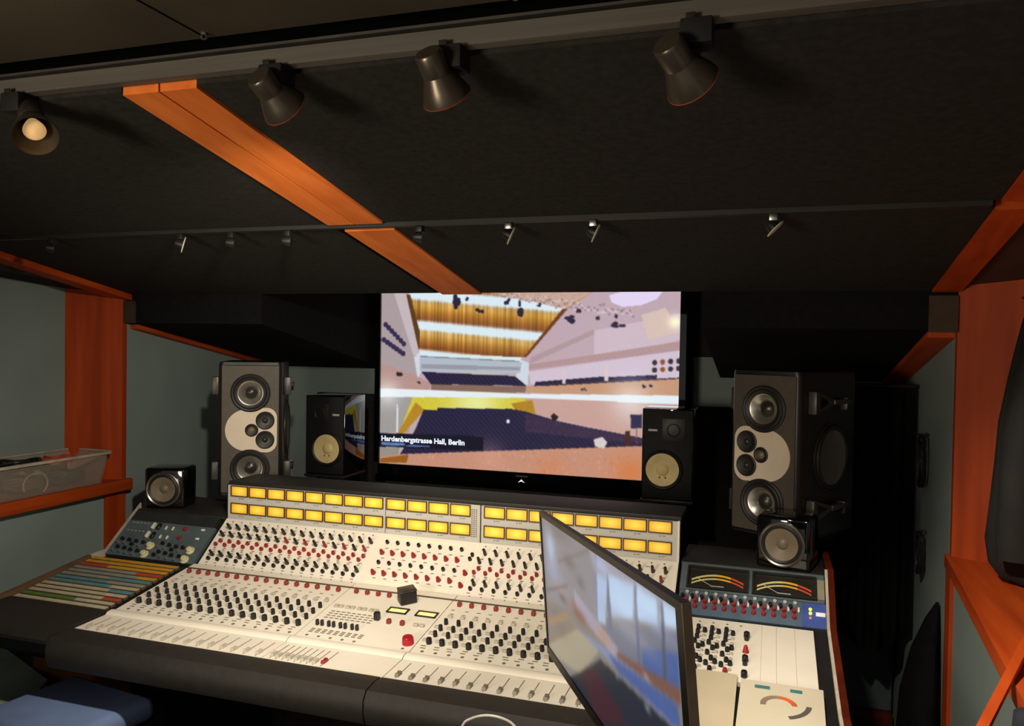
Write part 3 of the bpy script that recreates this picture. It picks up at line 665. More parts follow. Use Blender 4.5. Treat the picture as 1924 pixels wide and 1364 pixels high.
tvp = [
    (PNK, [(60, 40), (1800, 40), (1800, 1200), (60, 1200)], 3),
    ((170, 156, 158), [(60, 60), (240, 90), (300, 410), (290, 560), (60, 620)], 4),
    ((196, 182, 186), [(150, 60), (235, 90), (300, 400), (270, 440)], 4),
    # right wall folds
    ((176, 150, 156), [(930, 440), (1290, 280), (1290, 310), (920, 480)], 3),
    ((204, 184, 196), [(1290, 290), (1790, 190), (1790, 340), (1290, 460)], 3),
    ((178, 146, 148), [(920, 480), (1790, 350), (1790, 400), (920, 510)], 3),
    ((208, 192, 208), [(920, 520), (1790, 400), (1790, 560), (930, 590)], 3),
    ((214, 190, 180), [(1560, 200), (1700, 160), (1780, 300), (1600, 340)], 4),
    # ceiling
    (ORA, [(240, 60), (1300, 60), (1110, 180), (890, 440), (300, 410)], 10),
    (WH, [(245, 70), (700, 60), (680, 178), (250, 128)], 2),
    (WH, [(680, 120), (1100, 130), (1050, 215), (670, 170)], 3),
    ((196, 150, 120), [(700, 75), (1290, 70), (1120, 165), (690, 130)], 16),
    ((200, 150, 60), [(255, 130), (680, 180), (670, 260), (280, 240)], 12),
    (WH, [(290, 245), (960, 310), (930, 342), (295, 285)], 2),
    ((140, 84, 44), [(295, 290), (930, 345), (900, 395), (300, 350)], 8),
    ((188, 130, 34), [(300, 350), (910, 395), (880, 432), (303, 400)], 8),
    streaks(300, 960, 150, 240, (238, 226, 200), 70, .45, 70), streaks(260, 700, 130, 200, (150, 96, 24), 50, .4, 60),
    streaks(310, 920, 290, 380, (196, 104, 40), 60, .4, 50), streaks(300, 900, 355, 400, (216, 170, 70), 40, .5, 40),
    (WH, [(300, 405), (880, 435), (870, 462), (303, 432)], 1), ((110, 130, 142), [(303, 430), (880, 460), (880, 466), (303, 436)], 0),
    ((176, 186, 198), [(303, 438), (880, 468), (870, 530), (300, 515)], 3), ((150, 152, 162), [(310, 475), (870, 495), (870, 515), (310, 500)], 3),
    ((206, 214, 226), [(870, 450), (920, 470), (915, 600), (845, 550)], 3), ((208, 214, 224), [(270, 440), (305, 400), (310, 520), (290, 560)], 3),
    lambda img, u, v: hall_ceiling(img, u, v),
    ((196, 164, 150), [(700, 78), (1290, 62), (1125, 168), (1000, 140)], 14),
    ((92, 60, 30), [(225, 85), (248, 90), (300, 290), (296, 400)], 4), ((110, 62, 30), [(1110, 165), (1140, 165), (905, 440), (888, 440)], 4),
    # balcony, its light band and the hall under it
    ((158, 154, 152), [(60, 655), (280, 665), (240, 860), (60, 865)], 4), ((210, 196, 60), [(270, 645), (940, 650), (920, 740), (800, 735), (330, 735), (210, 870), (185, 865)], 12), glow(620, 690, 200, (232, 236, 160), .9),
    ((176, 186, 198), [(303, 438), (880, 468), (870, 530), (300, 515)], 3), ((150, 152, 162), [(310, 475), (870, 495), (870, 515), (310, 500)], 3),
    (NAV, [(312, 520), (840, 545), (905, 600), (365, 590)], 3), ((134, 104, 92), [(365, 590), (905, 602), (900, 640), (365, 625)], 4),
    ((196, 150, 120), [(905, 602), (1780, 560), (1780, 660), (905, 640)], 5), ((182, 146, 138), [(60, 470), (180, 500), (360, 580), (360, 625), (60, 610)], 5),
    (NAV, [(960, 578), (1350, 548), (1350, 575), (950, 602)], 2), (NAV, [(1370, 552), (1650, 540), (1650, 562), (1370, 574)], 2), ((70, 52, 72), [(1000, 590), (1790, 555), (1790, 562), (1000, 602)], 1),
    ((216, 196, 200), [(1110, 505), (1130, 505), (1130, 590), (1110, 590)], 1), ((216, 196, 196), [(1350, 480), (1372, 480), (1372, 575), (1350, 575)], 1),
    ((198, 160, 150), [(900, 665), (1800, 700), (1800, 950), (900, 750)], 4),
    ((180, 132, 40), [(280, 690), (330, 735), (200, 880), (180, 860)], 10), ((176, 130, 40), [(820, 700), (940, 680), (960, 760), (850, 745)], 8),
    ((226, 236, 242), [(60, 612), (900, 645), (1800, 658), (1800, 708), (900, 668), (60, 660)], 1), glow(1500, 685, 160, (250, 252, 255), .5), glow(120, 640, 90, (250, 252, 255), .6),
    ((220, 222, 230), [(172, 700), (180, 700), (182, 862), (172, 862)], 0),
    (NAV, [(325, 732), (400, 735), (405, 722), (640, 728), (820, 730), (900, 745), (1130, 812), (1330, 850), (1580, 900), (1590, 945), (190, 985), (275, 850)], 6),
    seatrows, ((58, 44, 70), [(900, 760), (1580, 905), (1580, 930), (900, 860)], 10),
    ((150, 142, 130), [(60, 940), (190, 945), (180, 1000), (60, 1005)], 4),
    ((196, 142, 118), [(60, 1000), (195, 982), (1590, 942), (1800, 935), (1800, 1200), (60, 1045)], 6), ((150, 90, 30), [(80, 1005), (240, 985), (230, 1030), (80, 1030)], 6),
    streaks(300, 1600, 970, 1090, (226, 176, 156), 60, .3, 26), streaks(300, 1600, 970, 1090, (170, 104, 74), 50, .3, 20),
    glow(1500, 1090, 140, (214, 116, 50), .6), glow(1050, 1080, 120, (216, 120, 70), .35), glow(700, 1010, 120, (220, 160, 140), .35),
    # things in the hall
    (NAV, [(1502, 764), (1568, 764), (1568, 842), (1502, 842)], 2), ((90, 60, 70), [(1535, 842), (1540, 842), (1540, 930), (1535, 930)], 0),
    ((214, 204, 200), [(1290, 905), (1340, 890), (1370, 920), (1350, 955), (1300, 945)], 6), ((70, 36, 36), [(1470, 860), (1500, 855), (1502, 940), (1472, 945)], 6),
    ((40, 26, 24), [(1045, 770), (1062, 755), (1090, 775), (1075, 800), (1055, 795)], 4), blob(803, 800, 9, 11, (230, 230, 236)),
    ((226, 212, 242), [(1375, 90), (1440, 70), (1680, 68), (1650, 110), (1560, 145), (1450, 155), (1390, 130)], 2), glow(1755, 240, 55, (255, 250, 214), 1.),
]
for x, y, rx, ry in ((510, 130, 28, 45), (575, 110, 18, 14), (640, 180, 26, 20), (795, 125, 18, 22), (875, 165, 25, 50), (1155, 225, 36, 26), (1205, 185, 18, 22), (1310, 215, 14, 16), (1430, 255, 42, 24), (1420, 205, 16, 14), (975, 145, 18, 12), (190, 540, 28, 20), (300, 580, 16, 8), (1235, 622, 20, 7), (1578, 604, 12, 12), (1616, 602, 12, 12)):
    for _ in range(5):
        tvp.append(blob(x+random.uniform(-.6, .6)*rx, y+random.uniform(-.6, .6)*ry, rx*random.uniform(.3, .55), ry*random.uniform(.3, .6), (44, 36, 60)))
for i in range(7):
    tvp += [blob(110+i*17, 255+i*18, 13, 16, (52, 44, 74)), blob(100+i*18, 340+i*13, 14, 15, (52, 44, 74))]
for i in range(4):
    for j in range(2): tvp.append(blob(1638+i*46, 470+j*42-i*3, 15, 16, (52, 44, 52) if i != 1 else (140, 84, 50)))
def hall_ceiling(img, u, v):
    # slatted ceiling: lit coves between bands of timber
    p_ = [HT(*q) for q in ((240, 62), (1300, 55), (1118, 172), (888, 440), (300, 410))]; ins = np.zeros(u.shape, bool); j = 4
    for i in range(5):
        (xi, yi), (xj, yj) = p_[i], p_[j]; ins ^= ((yi > v) != (yj > v)) & (u < (xj-xi)*(v-yi)/(yj-yi)+xi); j = i
    A0, A1, A2 = HT(300, 100), HT(900, 150), HT(300, 400)
    sl = (A1[1]-A0[1])/(A1[0]-A0[0]); yy = 100+300*((v-A0[1])-sl*(u-A0[0]))/((A2[1]-A0[1])-sl*(A2[0]-A0[0]))
    col_n = np.repeat(rng.normal(0, 1, u.shape[1]//2+1), 2)[:u.shape[1]]
    c = np.empty(img.shape); f = (yy % 155)/155.
    lo_, hi_ = np.array((128, 72, 34.)), np.array((196, 140, 48.)); c[:] = lo_+(hi_-lo_)*np.clip(np.abs(f-.45)*2.2, 0, 1)[..., None]
    c *= (1+.10*col_n[None, :, None])
    w = sum(np.exp(-((yy-k)/s_)**4) for k, s_ in ((88, 30), (258, 26), (412, 20)))
    h = sum(np.exp(-((yy-k-18)/45)**2)*.45 for k in (88, 258))*(.6+.4*np.clip(col_n, -1, 1))[None]
    k_ = np.clip(w+h, 0, 1)[..., None]; c = c*(1-k_)+np.array((218, 234, 242.))*k_
    img[ins] = c[ins]
def truss(img, u, v):
    for k in range(90):
        f_ = k/90.; x = 760+f_*760; y = 95+f_*95+random.uniform(-26, 26); q = HT(x, y); mk = (np.abs(u-q[0]) < .004) & (np.abs(v-q[1]) < .006)
        img[mk] = img[mk]*.5+np.array((110, 90, 96) if k % 2 else (226, 214, 220))*.5
tvp.append(truss)
tvp.append(((20, 20, 34), [(60, 862), (560, 880), (662, 888), (662, 966), (420, 955), (60, 938)], 1))
tvp += [((96, 124, 184), [(86, 912), (218, 922), (218, 936), (86, 930)], 30), ((84, 106, 160), [(226, 930), (360, 938), (360, 945), (226, 938)], 30)]
img = paint(470, 270, HT, tvp, PNK)
me = screen_mesh('screen', lambda u, v: Vector((TX0+(TX1-TX0)*u-TO.x, 0, TZ1-(TZ1-TZ0)*v-TO.z)), 470, 270, img, 1.0)
scr = link('screen', me, tv)
# caption lettering
def text(name, body, size, loc, material, parent, bold=.0):
    cu = bpy.data.curves.new(name, 'FONT'); cu.body = body; cu.size = size; cu.extrude = .0004; cu.offset = bold; cu.fill_mode = 'BOTH'; cu.resolution_u = 3
    tmp = bpy.data.objects.new('tmp_text', cu); COL.objects.link(tmp); bpy.context.view_layer.update()
    me = bpy.data.meshes.new_from_object(tmp.evaluated_get(bpy.context.evaluated_depsgraph_get())); bpy.data.objects.remove(tmp)
    me.materials.clear(); me.materials.append(material); me.name = name
    return link(name, me, parent, loc, (PI/2, 0, 0))
TXT = mat('caption_white_glow', (214, 226, 240), .5, var=.01, emit=.85)
TXT2 = mat('caption_blue_glow', (120, 146, 200), .5, var=.01, emit=.7)
def tvp_pt(x, y):
    u, v = HT(x, y); return Vector((TX0+(TX1-TX0)*u-TO.x, -.001, TZ1-(TZ1-TZ0)*v-TO.z))
cap = text('caption', 'Hardenbergstrasse Hall, Berlin', .0375, tvp_pt(86, 905), TXT, tv, .0013)
wcap = max(v.co.x for v in cap.data.vertices); need = (tvp_pt(557, 920)-tvp_pt(86, 900)).x; cap.scale = (need/wcap, 1, 1)

# ------------------------------------------------------------------ loudspeakers
SPK = mat('charcoal_textured_cabinet', (78, 71, 60), .5, var=.08, scale=30, bump=.12, bscale=800)
SPKS = mat('black_satin_cabinet', (26, 26, 27), .4, var=.05)
CONE = mat('brushed_silver_cone', (206, 202, 190), .30, metal=.85, var=.05)
RUB = mat('black_rubber', (30, 28, 26), .5, var=.05)
PLATE = mat('cream_metal_plate', (226, 212, 190), .45, var=.03)
BRKM = mat('grey_cast_bracket', (80, 78, 74), .4, metal=.5, var=.06)
DCAP = mat('dark_dust_cap', (44, 40, 36), .3, var=.1)
def face_M(x, y, z): return Matrix.Translation((x, y, z)) @ Matrix.Rotation(PI/2, 4, 'X')   # local z -> -y
def driver(par, nm, x, z, r, y=0., mirror_cone=CONE, depth=.020):
    M4 = face_M(x, y, z)
    d = part(nm, MB().lathe([(r*1.0, -.001), (r*1.0, .006), (r*.93, .009), (r*.86, .0075), (r*.80, .0105), (r*.72, .0075), (r*.64, .0065)], 36, M4, False), RUB, par)
    part('cone', MB().lathe([(r*.645, .0065), (r*.60, .006), (r*.30, -depth)], 36, M4, False), mirror_cone, d)
    part('dust_cap', MB().lathe([(r*.33, -depth-.001), (r*.31, -depth+.006), (r*.2, -depth+.012), (0, -depth+.014)], 24, M4, False), DCAP, d)
    return d
def holed(rect, holes, y0, y1):
    # a plate in the x-z plane with round holes through it
    bm = bmesh.new(); x0, x1, z0, z1 = rect; es = []; loops = [rrect(x0, x1, z0, z1, .006, 4)]+[[(cx_+r*math.cos(2*PI*k/32), cz_+r*math.sin(2*PI*k/32)) for k in range(32)] for cx_, cz_, r in holes]
    mb = MB(); base = []
    for lp in loops:
        vs = [bm.verts.new((x, y0, z)) for x, z in lp]; base.append(len(bm.verts)-len(vs))
        for a, b in zip(vs, vs[1:]+vs[:1]): es.append(bm.edges.new((a, b)))
    bmesh.ops.triangle_fill(bm, edges=es, use_beauty=True); bm.verts.index_update()
    F_ = [[v.index for v in f.verts] for f in bm.faces]; V_ = [tuple(v.co) for v in bm.verts]; nV = len(V_); bm.free()
    mb.add(V_+[(x, y1, z) for x, _, z in V_], F_)
    k = 0
    for lp in loops:
        n_ = len(lp); mb.f += [(k+i, k+(i+1) % n_, nV+k+(i+1) % n_, nV+k+i) for i in range(n_)]; k += n_
    return mb
def rrect(x0, x1, y0, y1, r, k=5):
    pts = []
    for cx_, cy_, a0 in ((x1-r, y0+r, -PI/2), (x1-r, y1-r, 0), (x0+r, y1-r, PI/2), (x0+r, y0+r, PI)):
        for i in range(k): a = a0+PI/2*i/(k-1); pts.append((cx_+r*math.cos(a), cy_+r*math.sin(a)))
    return pts
def big_speaker(label, loc, rz, mx):
    t = thing('studio_monitor', label, 'loudspeaker', loc, rz, 'big three-way studio monitors')
    w, h, dp, rr = .13, .556, .40, .022
    prof = []
    for cx_, cy_, a0 in ((w-rr, rr, -PI/2), (w-rr, dp-rr, 0), (-w+rr, dp-rr, PI/2), (-w+rr, rr, PI)):
        for k in range(6): a = a0+PI/2*k/5; prof.append((cx_+rr*math.cos(a), cy_+rr*math.sin(a)))
    inn = [(x*.97, .012+(y-.012)*.985) for x, y in prof]
    mb = MB(); n_ = len(prof); vs = [(x, y, .0) for x, y in inn]+[(x, y, .008) for x, y in prof]+[(x, y, h-.012) for x, y in prof]+[(x, y, h) for x, y in inn]
    fs = [tuple(range(n_))[::-1], tuple(range(3*n_, 4*n_))]+[(k*n_+i, k*n_+(i+1) % n_, (k+1)*n_+(i+1) % n_, (k+1)*n_+i) for k in range(3) for i in range(n_) if not (k == 1 and i == n_-1)]
    part('cabinet', mb.add(vs, fs), SPKS, t)
    z1, z2, zc = .428, .112, .272
    part('front_baffle', holed((-w+.016, w-.016, .012, h-.014), [(0, z1, .066), (0, z2, .066)], -.004, .014), SPK, t)
    for z in (z1, z2): driver(t, 'woofer', 0, z, .080, -.004)
    # cream plate
    pts = []
    for k in range(25): a = PI/2+PI*k/24; pts.append((-.012+.088*math.cos(a), zc+.088*math.sin(a)))
    for cx_, cz_, a0 in ((.066, zc-.052, -PI/2), (.066, zc+.052, 0)):
        for k in range(8): a = a0+PI/2*k/7; pts.append((cx_+.042*math.cos(a), cz_+.042*math.sin(a)))
    pts = [(mx*x, z) for x, z in pts]
    if mx < 0: pts = pts[::-1]
    part('mid_plate', MB().prism(pts, -.0075, -.003, 'y'), PLATE, t)
    for dz in (.0405, -.0405):
        M4 = face_M(mx*.060, -.0078, zc+dz)
        d = part('midrange', MB().lathe([(.038, -.001), (.038, .003), (.034, .005), (.028, .003), (.020, .0015)], 28, M4, False), RUB, t)
        part('dome', MB().lathe([(.0205, .0015), (.012, .0003), (.010, .003), (.006, .006), (0, .007)], 20, M4, False), mat('grey_dome', (46, 46, 46), .4), d)
    M4 = face_M(mx*.006, -.0078, zc)
    d = part('tweeter', MB().lathe([(.027, -.001), (.027, .002), (.023, .004), (.019, .002), (.014, .0012)], 24, M4, False), RUB, t)
    part('dome', MB().lathe([(.0145, .001), (.010, .004), (.004, .007), (0, .0072)], 18, M4, False), mat('bronze_dome', (120, 104, 84), .35), d)
    for sx in (-1, 1):
        M4 = Matrix.Translation((sx*(w-.001), .215, .262)) @ Matrix.Rotation(sx*PI/2, 4, 'Y')
        d = part('side_woofer', MB().lathe([(.122, 0), (.122, .005), (.116, .007), (.112, .004), (.108, .011), (.100, .013), (.094, .008)], 40, M4, False), RUB, t)
        part('cone', MB().lathe([(.095, .008), (.085, .006), (.04, .003), (0, .0025)], 36, M4, False), mat('grey_sub_cone', (104, 110, 108), .4, var=.05), d)
        for z in (.095, .455):
            b_ = part('mount_bracket', MB().rbox(sx*(w+.001) if sx > 0 else -w-.03, sx*(w+.03) if sx > 0 else -w-.001, .045, .070, z-.038, z+.038, .003), BRKM, t)
            tri = [(.072, z-.034), (.072, z+.034), (.175, z+.008), (.175, z-.008)]
            tin = [(.082, z-.020), (.082, z+.020), (.150, z+.003), (.150, z-.003)]
            a0, a1 = (w+.016, w+.026) if sx > 0 else (-w-.026, -w-.016)
            mb = MB(); vs = [(a, p[0], p[1]) for a in (a0, a1) for q in (tri, tin) for p in q]; fs = []
            for i in range(4):
                j = (i+1) % 4; fs += [(i, j, 4+j, 4+i), (8+i, 12+i, 12+j, 8+j), (i, 8+i, 8+j, j), (4+i, 4+j, 12+j, 12+i)]
            part('bracket_arm', mb.add(vs, fs), BRKM, b_)
            part('bracket_bar', MB().rbox(a0-.004, a1+.004, .176, .30, z-.010, z+.008, .003), BRKM, b_)
            part('bracket_hand', MB().rbox(min(sx*(w+.0005), sx*(w+.03)), max(sx*(w+.0005), sx*(w+.03)), .262, .272, z-.03, z+.012, .002), BRKM, b_)
    return t
big_speaker('big charcoal studio monitor with cream driver plate on the left side of the television', (-2.072, 2.84, 1.058), math.radians(30), 1)
big_speaker('big charcoal studio monitor with cream driver plate on the right side, grey side woofer showing', (-.018, 2.825, 1.073), math.radians(-30), -1)
def stand(label, x, y, ztop, rz, w=.13, d=.17, group='black speaker stands'):
    t = thing('speaker_stand', label, 'stand', (x, y, 0), rz, group)
    part('top_plate', MB().rbox(-w, w, -d, d, ztop-.014, ztop-.0005, .003), BLACKP, t)
    part('pole', MB().rbox(-.045, .045, -.045, .045, .02, ztop-.014, .006), BLACKP, t)
    part('base', MB().rbox(-.12, .12, -.12, .12, 0, .02, .004), BLACKP, t)
def fwd(loc, rz, d): return (loc[0]-math.sin(rz)*d, loc[1]+math.cos(rz)*d)
a = fwd((-2.072, 2.84), math.radians(30), .2); stand('black stand under the left big charcoal studio monitor', a[0], a[1]+.03, 1.057, math.radians(30), d=.14)
a = fwd((-.018, 2.825), math.radians(-30), .27); stand('black stand under the right big charcoal studio monitor', a[0], a[1]+.03, 1.072, math.radians(-30), d=.12)

WCONE = mat('ivory_paper_cone', (224, 202, 146), .6, var=.06, scale=30)
def nearfield(label, loc, mx):
    t = thing('nearfield_monitor', label, 'loudspeaker', loc, 0, 'bookshelf monitors with ivory cones')
    w, h, dp = .1075, .382, .20
    part('cabinet', MB().rbox(-w, w, 0, dp, 0, h, .003), GLOSS, t)
    part('front_baffle', MB().rbox(-w+.004, w-.004, -.006, -.0003, .004, h-.004, .002), BLACK, t)
    M4 = face_M(mx*.018, -.006, .127)
    d = part('woofer', MB().lathe([(.084, -.001), (.084, .008), (.080, .012), (.076, .010), (.073, .014), (.0695, .012)], 36, M4, False), RUB, t)
    part('cone', MB().lathe([(.070, .012), (.066, .0115), (.028, .001)], 36, M4, False), WCONE, d)
    part('dust_cap', MB().lathe([(.028, .001), (.024, .007), (.014, .011), (0, .0125)], 28, M4, False), WCONE, d)
    for s_, a in ((-1, .25), (1, .25)):
        cm = MB(); pts = [(mx*.018+s_*(.010+.004*math.sin(k/4*PI)), -.0135, .127-.030-.006*k/4) for k in range(5)]; cm.tube(pts, .0016, 6); part('cone_mark', cm, BLACK, d)
    M4 = face_M(mx*-.025, -.006, .295)
    d = part('tweeter', MB().rbox(mx*-.025-.048, mx*-.025+.048, -.009, -.006, .247, .343, .001), BLACKP, t)
    part('tweeter_ring', MB().lathe([(.030, 0), (.030, .005), (.026, .006), (.022, .002), (.008, .0), (0, .004)], 28, M4, False), RUB, d)
    part('badge', MB().box(mx*.062-.019, mx*.062+.019, -.0072, -.006, .287, .296), mat('silver_badge', (176, 176, 172), .4), t)
    return t
nearfield('small black monitor with ivory cone, left of the television beside the big left speaker', (-2.053, 3.40, 1.062), 1)
nearfield('small black monitor with ivory cone, in front of the television\'s right edge', (-.409, 3.40, 1.062), -1)
stand('black stand under the left ivory-cone monitor', -2.053, 3.50, 1.061, 0, .11, .11)
stand('black stand under the right ivory-cone monitor', -.409, 3.50, 1.061, 0, .11, .11)

MCONE = mat('warm_grey_cone', (116, 104, 86), .45, var=.08)
def cube_speaker(label, loc, rz):
    t = thing('cube_speaker', label, 'loudspeaker', loc, rz, 'little one-driver cube speakers')
    s_ = .082
    part('cabinet', MB().rbox(-s_, s_, 0, .128, 0, .164, .012, 3), GLOSS, t)
    M4 = face_M(0, -.0005, .080)
    d = part('driver_ring', MB().lathe([(.070, -.002), (.070, .012), (.066, .015), (.061, .012)], 40, M4, False), mat('dull_nickel', (150, 146, 138), .3, metal=.9), t)
    part('surround', MB().lathe([(.0615, .012), (.056, .016), (.050, .012)], 36, M4, False), RUB, d)
    part('cone', MB().lathe([(.0505, .012), (.046, .011), (.018, .001)], 36, M4, False), MCONE, d)
    part('dust_cap', MB().lathe([(.0185, .001), (.014, .006), (.006, .009), (0, .0095)], 20, M4, False), MCONE, d)
cube_speaker('glossy black cube speaker standing on the patchbay wing at the left', (-2.335, 2.64, 1.0165), math.radians(18))
cube_speaker('glossy black cube speaker standing on the right wing below the big right speaker', (.045, 2.61, 1.0185), math.radians(-14))

# ------------------------------------------------------------------ lighting tracks
nt_ = thing('track_rail', 'grey lighting track along the raised ceiling edge nearest the viewer', 'lighting track', (-.6, 1.25, 2.197), group='ceiling lighting tracks')
part('rail', MB().box(-2.69, .9, 1.243, 1.268, 2.198, 2.228), RAILG, nt_, nt_.location)
part('rail_flange', MB().box(-2.69, .9, 1.238, 1.274, 2.233, 2.238), mat('dark_rail_lip', (60, 56, 50), .5), nt_, nt_.location)
for hx in (-2.4, .6): part('hanger', MB().box(hx-.01, hx+.01, 1.25, 1.262, 2.228, 2.32), DARKIN, nt_, nt_.location)
ft_ = thing('track_rail', 'thin black lighting track crossing the ceiling in front of the television', 'lighting track', (-1.0, 2.078, 2.05), group='ceiling lighting tracks')
part('rail', MB().box(-2.69, .47, 2.064, 2.092, 2.036, 2.056), mat('charcoal_rail', (32, 31, 30), .6), ft_, ft_.location)
part('rail_web', MB().box(-2.69, .47, 2.073, 2.083, 2.056, 2.115), BLACK, ft_, ft_.location)

HEAD = mat('bronze_lamp_enamel', (98, 90, 78), .32, metal=.7, var=.06)
RIM = mat('red_brown_rim', (150, 66, 36), .4, var=.1)
def near_spot(label, x, tip, base, lit=False, watts=0, aim=None, size=60):
    # base: back end of the head, tip: centre of the mouth
    t = thing('spotlight', label, 'spotlight', (x, 1.256, 2.197), 0, 'track spotlights on the near rail'); O = t.location
    part('adapter', MB().rbox(x-.024, x+.024, 1.226, 1.274, 2.158, 2.197, .003), BLACK, t, O)
    part('adapter_tab', MB().rbox(x-.016, x-.002, 1.228, 1.2315, 2.172, 2.205, .001), DMETAL, t, O)
    b = Vector(base); tp = Vector(tip); ax = (tp-b); Ln = ax.length; ax.normalize()
    part('arm', MB().tube([(x, 1.255, 2.17), (x, 1.255, 2.155), tuple(b+ax*.028+Vector((0, .0, .0)))], .008, 8), BLACKP, t, O)
    M4 = Matrix.Translation(b) @ ax.to_track_quat('Z', 'Y').to_matrix().to_4x4()
    part('socket_housing', MB().lathe([(0, 0), (.021, 0), (.024, .004), (.0245, Ln*.46), (.0235, Ln*.47)], 28, M4, False), HEAD, t, O)
    part('bell', MB().lathe([(.023, Ln*.44), (.026, Ln*.52), (.034, Ln*.72), (.0405, Ln*.90), (.0425, Ln), (.0405, Ln), (.037, Ln*.86), (.028, Ln*.6)], 32, M4, False), HEAD, t, O)
    part('rim', MB().lathe([(.0425, Ln*.985), (.0432, Ln*.99), (.0432, Ln*1.005), (.0405, Ln*1.005), (.0400, Ln*.985)], 32, M4, False), RIM if not lit else DMETAL, t, O)
    part('bulb', MB().lathe([(.012, Ln*.55), (.018, Ln*.70), (.021, Ln*.80), (.016, Ln*.84), (0, Ln*.855)], 24, M4, False), mat('warm_bulb', (255, 206, 140), .4, var=.02, emit=.35), t, O)
    if watts:
        e = tp+ax*.012; spot('spot_beam', e, aim or tuple(e+ax), watts, size, .7).parent = None
    return t
near_spot('bronze track spotlight tipped towards the viewer at the far left, bulb showing', -1.475, (-1.385, 1.21, 2.097), (-1.462, 1.262, 2.172), True)
near_spot('dark track spotlight beside the upper end of the orange ceiling beam', -.862, (-0.855, 1.265, 2.128), (-0.866, 1.200, 2.166))
near_spot('bronze track spotlight in the middle of the near rail, highlight on its bell', -.520, (-0.533, 1.260, 2.120), (-0.543, 1.200, 2.176))
near_spot('bronze track spotlight at the right of the near rail with a red rim', -.118, (-0.125, 1.265, 2.109), (-0.158, 1.200, 2.152))
# four of the eight little heads are clearly metal-edged
far = [(-2.303, 0, 'first little track spotlight from the left wall, pointing straight down'), (-1.778, 1, 'little track spotlight with a pale edge, second from the left wall'),
       (-1.588, 0, 'little dark track spotlight, third from the left wall'), (-1.387, 0, 'little dark track spotlight just left of the orange beam'),
       (-.956, 0, 'little dark track spotlight just right of the orange beam'), (-.690, 2, 'little track spotlight with two bright slanted edges above the television'),
       (-.455, 2, 'little track spotlight with a bright slanted edge above the television\'s right half'), (-.003, 3, 'rightmost little track spotlight, bright slanted edge, alone on its rail')]
for x, k, lab in far:
    t = thing('small_spotlight', lab, 'spotlight', (x, 2.078, 2.036), 0, 'little spotlights on the far rail'); O = t.location
    part('adapter', MB().rbox(x-.010, x+.010, 2.066, 2.09, 2.018, 2.0358, .002), CHROME if k >= 2 else BLACKP, t, O)
    part('stem', MB().tube([(x, 2.078, 2.0185), (x, 2.078, 1.998)], .004, 8), BLACKP, t, O)
    tilt = {0: .05, 1: .26, 2: .42, 3: .78}[k]
    rv = Vector((2.08, -x, 0)).normalized(); ax = (rv*math.cos(tilt)-Vector((0, 0, 1))*math.sin(tilt)).normalized()
    M4 = Matrix.Translation((x, 2.076, 2.004)) @ ax.to_track_quat('Z', 'Y').to_matrix().to_4x4()
    part('head', MB().lathe([(0, -.018), (.009, -.018), (.015, -.006), (.017, .006), (.014, .006), (.010, -.004), (0, -.006)], 20, M4), BLACKP, t, O)
    if k: part('rim', MB().lathe([(.0, .006), (.0255, .006), (.0262, .0075), (.0255, .009), (0, .009)], 24, M4, False), mat('pale_glass_rim', (226, 222, 204), .35), t, O)
for x, y in ((-1.10, 1.345), (-.44, 1.345)):
    t = thing('ceiling_hook', 'tiny metal hook on the rear ceiling above the orange beam' if x < -.8 else 'tiny metal hook on the rear ceiling above the middle spotlight', 'hook', (x, y, 2.32), 0, 'rear ceiling hooks')
    part('plate', MB().lathe([(.006, -.002), (.006, 0), (0, 0)], 14), CHROME, t)
    part('eye', MB().tube([(.007*math.cos(a), 0, -.008+.006*math.sin(a)) for a in [2*PI*k/14 for k in range(15)]], .0016, 6), CHROME, t)

# ------------------------------------------------------------------ near monitor (display standing in front of the console)
mTL = Vector((-.436, 1.534, 1.371)); mw = Vector((.450, -.889, .084)).normalized(); mh = Vector((.094, -.047, -.995)); mh = (mh-mw*mh.dot(mw)).normalized(); mn = mw.cross(mh)
MWD, MHT = .785, .280
def MP(u, v, d=0): return mTL+mw*(u*MWD)+mh*(v*MHT)+mn*d      # d > 0 is behind the screen
if mn.x < 0: mn = -mn
dm = thing('desktop_display', 'wide glossy display turned sharply sideways in front of the console, pale room pictured on it', 'monitor', (-.26, 1.19, 0)); DO = dm.location
def mslab(u0, u1, v0, v1, d0, d1):
    vs = [MP(u0, v0, d0), MP(u1, v0, d0), MP(u1, v1, d0), MP(u0, v1, d0), MP(u0, v0, d1), MP(u1, v0, d1), MP(u1, v1, d1), MP(u0, v1, d1)]
    return MB().add(vs, [(0, 1, 2, 3), (7, 6, 5, 4), (0, 4, 5, 1), (1, 5, 6, 2), (2, 6, 7, 3), (3, 7, 4, 0)])
bzv = .035; bzu = .024
part('rear_shell', mslab(0, 1, 0, 1, .004, .009), MATS['satin_black_bezel'] if 'satin_black_bezel' in MATS else mat('satin_black_bezel', (14, 14, 15), .4, spec=.3), dm, DO)
fb = MB()
for q_ in ((0, 1, 0, bzv), (0, 1, 1-bzv*1.6, 1), (0, bzu*.5, bzv, 1-bzv*1.6), (1-bzu, 1, bzv, 1-bzv*1.6)):
    o_ = mslab(*q_, -.001, .0038); fb.add(o_.v, o_.f)
part('bezel', fb, mat('satin_black_bezel', (14, 14, 15), .4, spec=.3), dm, DO)
part('bezel_edge', mslab(1.0005, 1.004, 0, 1, -.001, .009), mat('bronze_edge', (120, 100, 82), .35, metal=.6), dm, DO)
part('neck', MB().tube([MP(.5, .7, .03), MP(.5, .9, .09), (MP(.5, 1, .10).x, MP(.5, 1, .10).y, .95), (MP(.5, 1, .1).x, MP(.5, 1, .1).y, .02)], .02, 12), BLACKP, dm, DO)
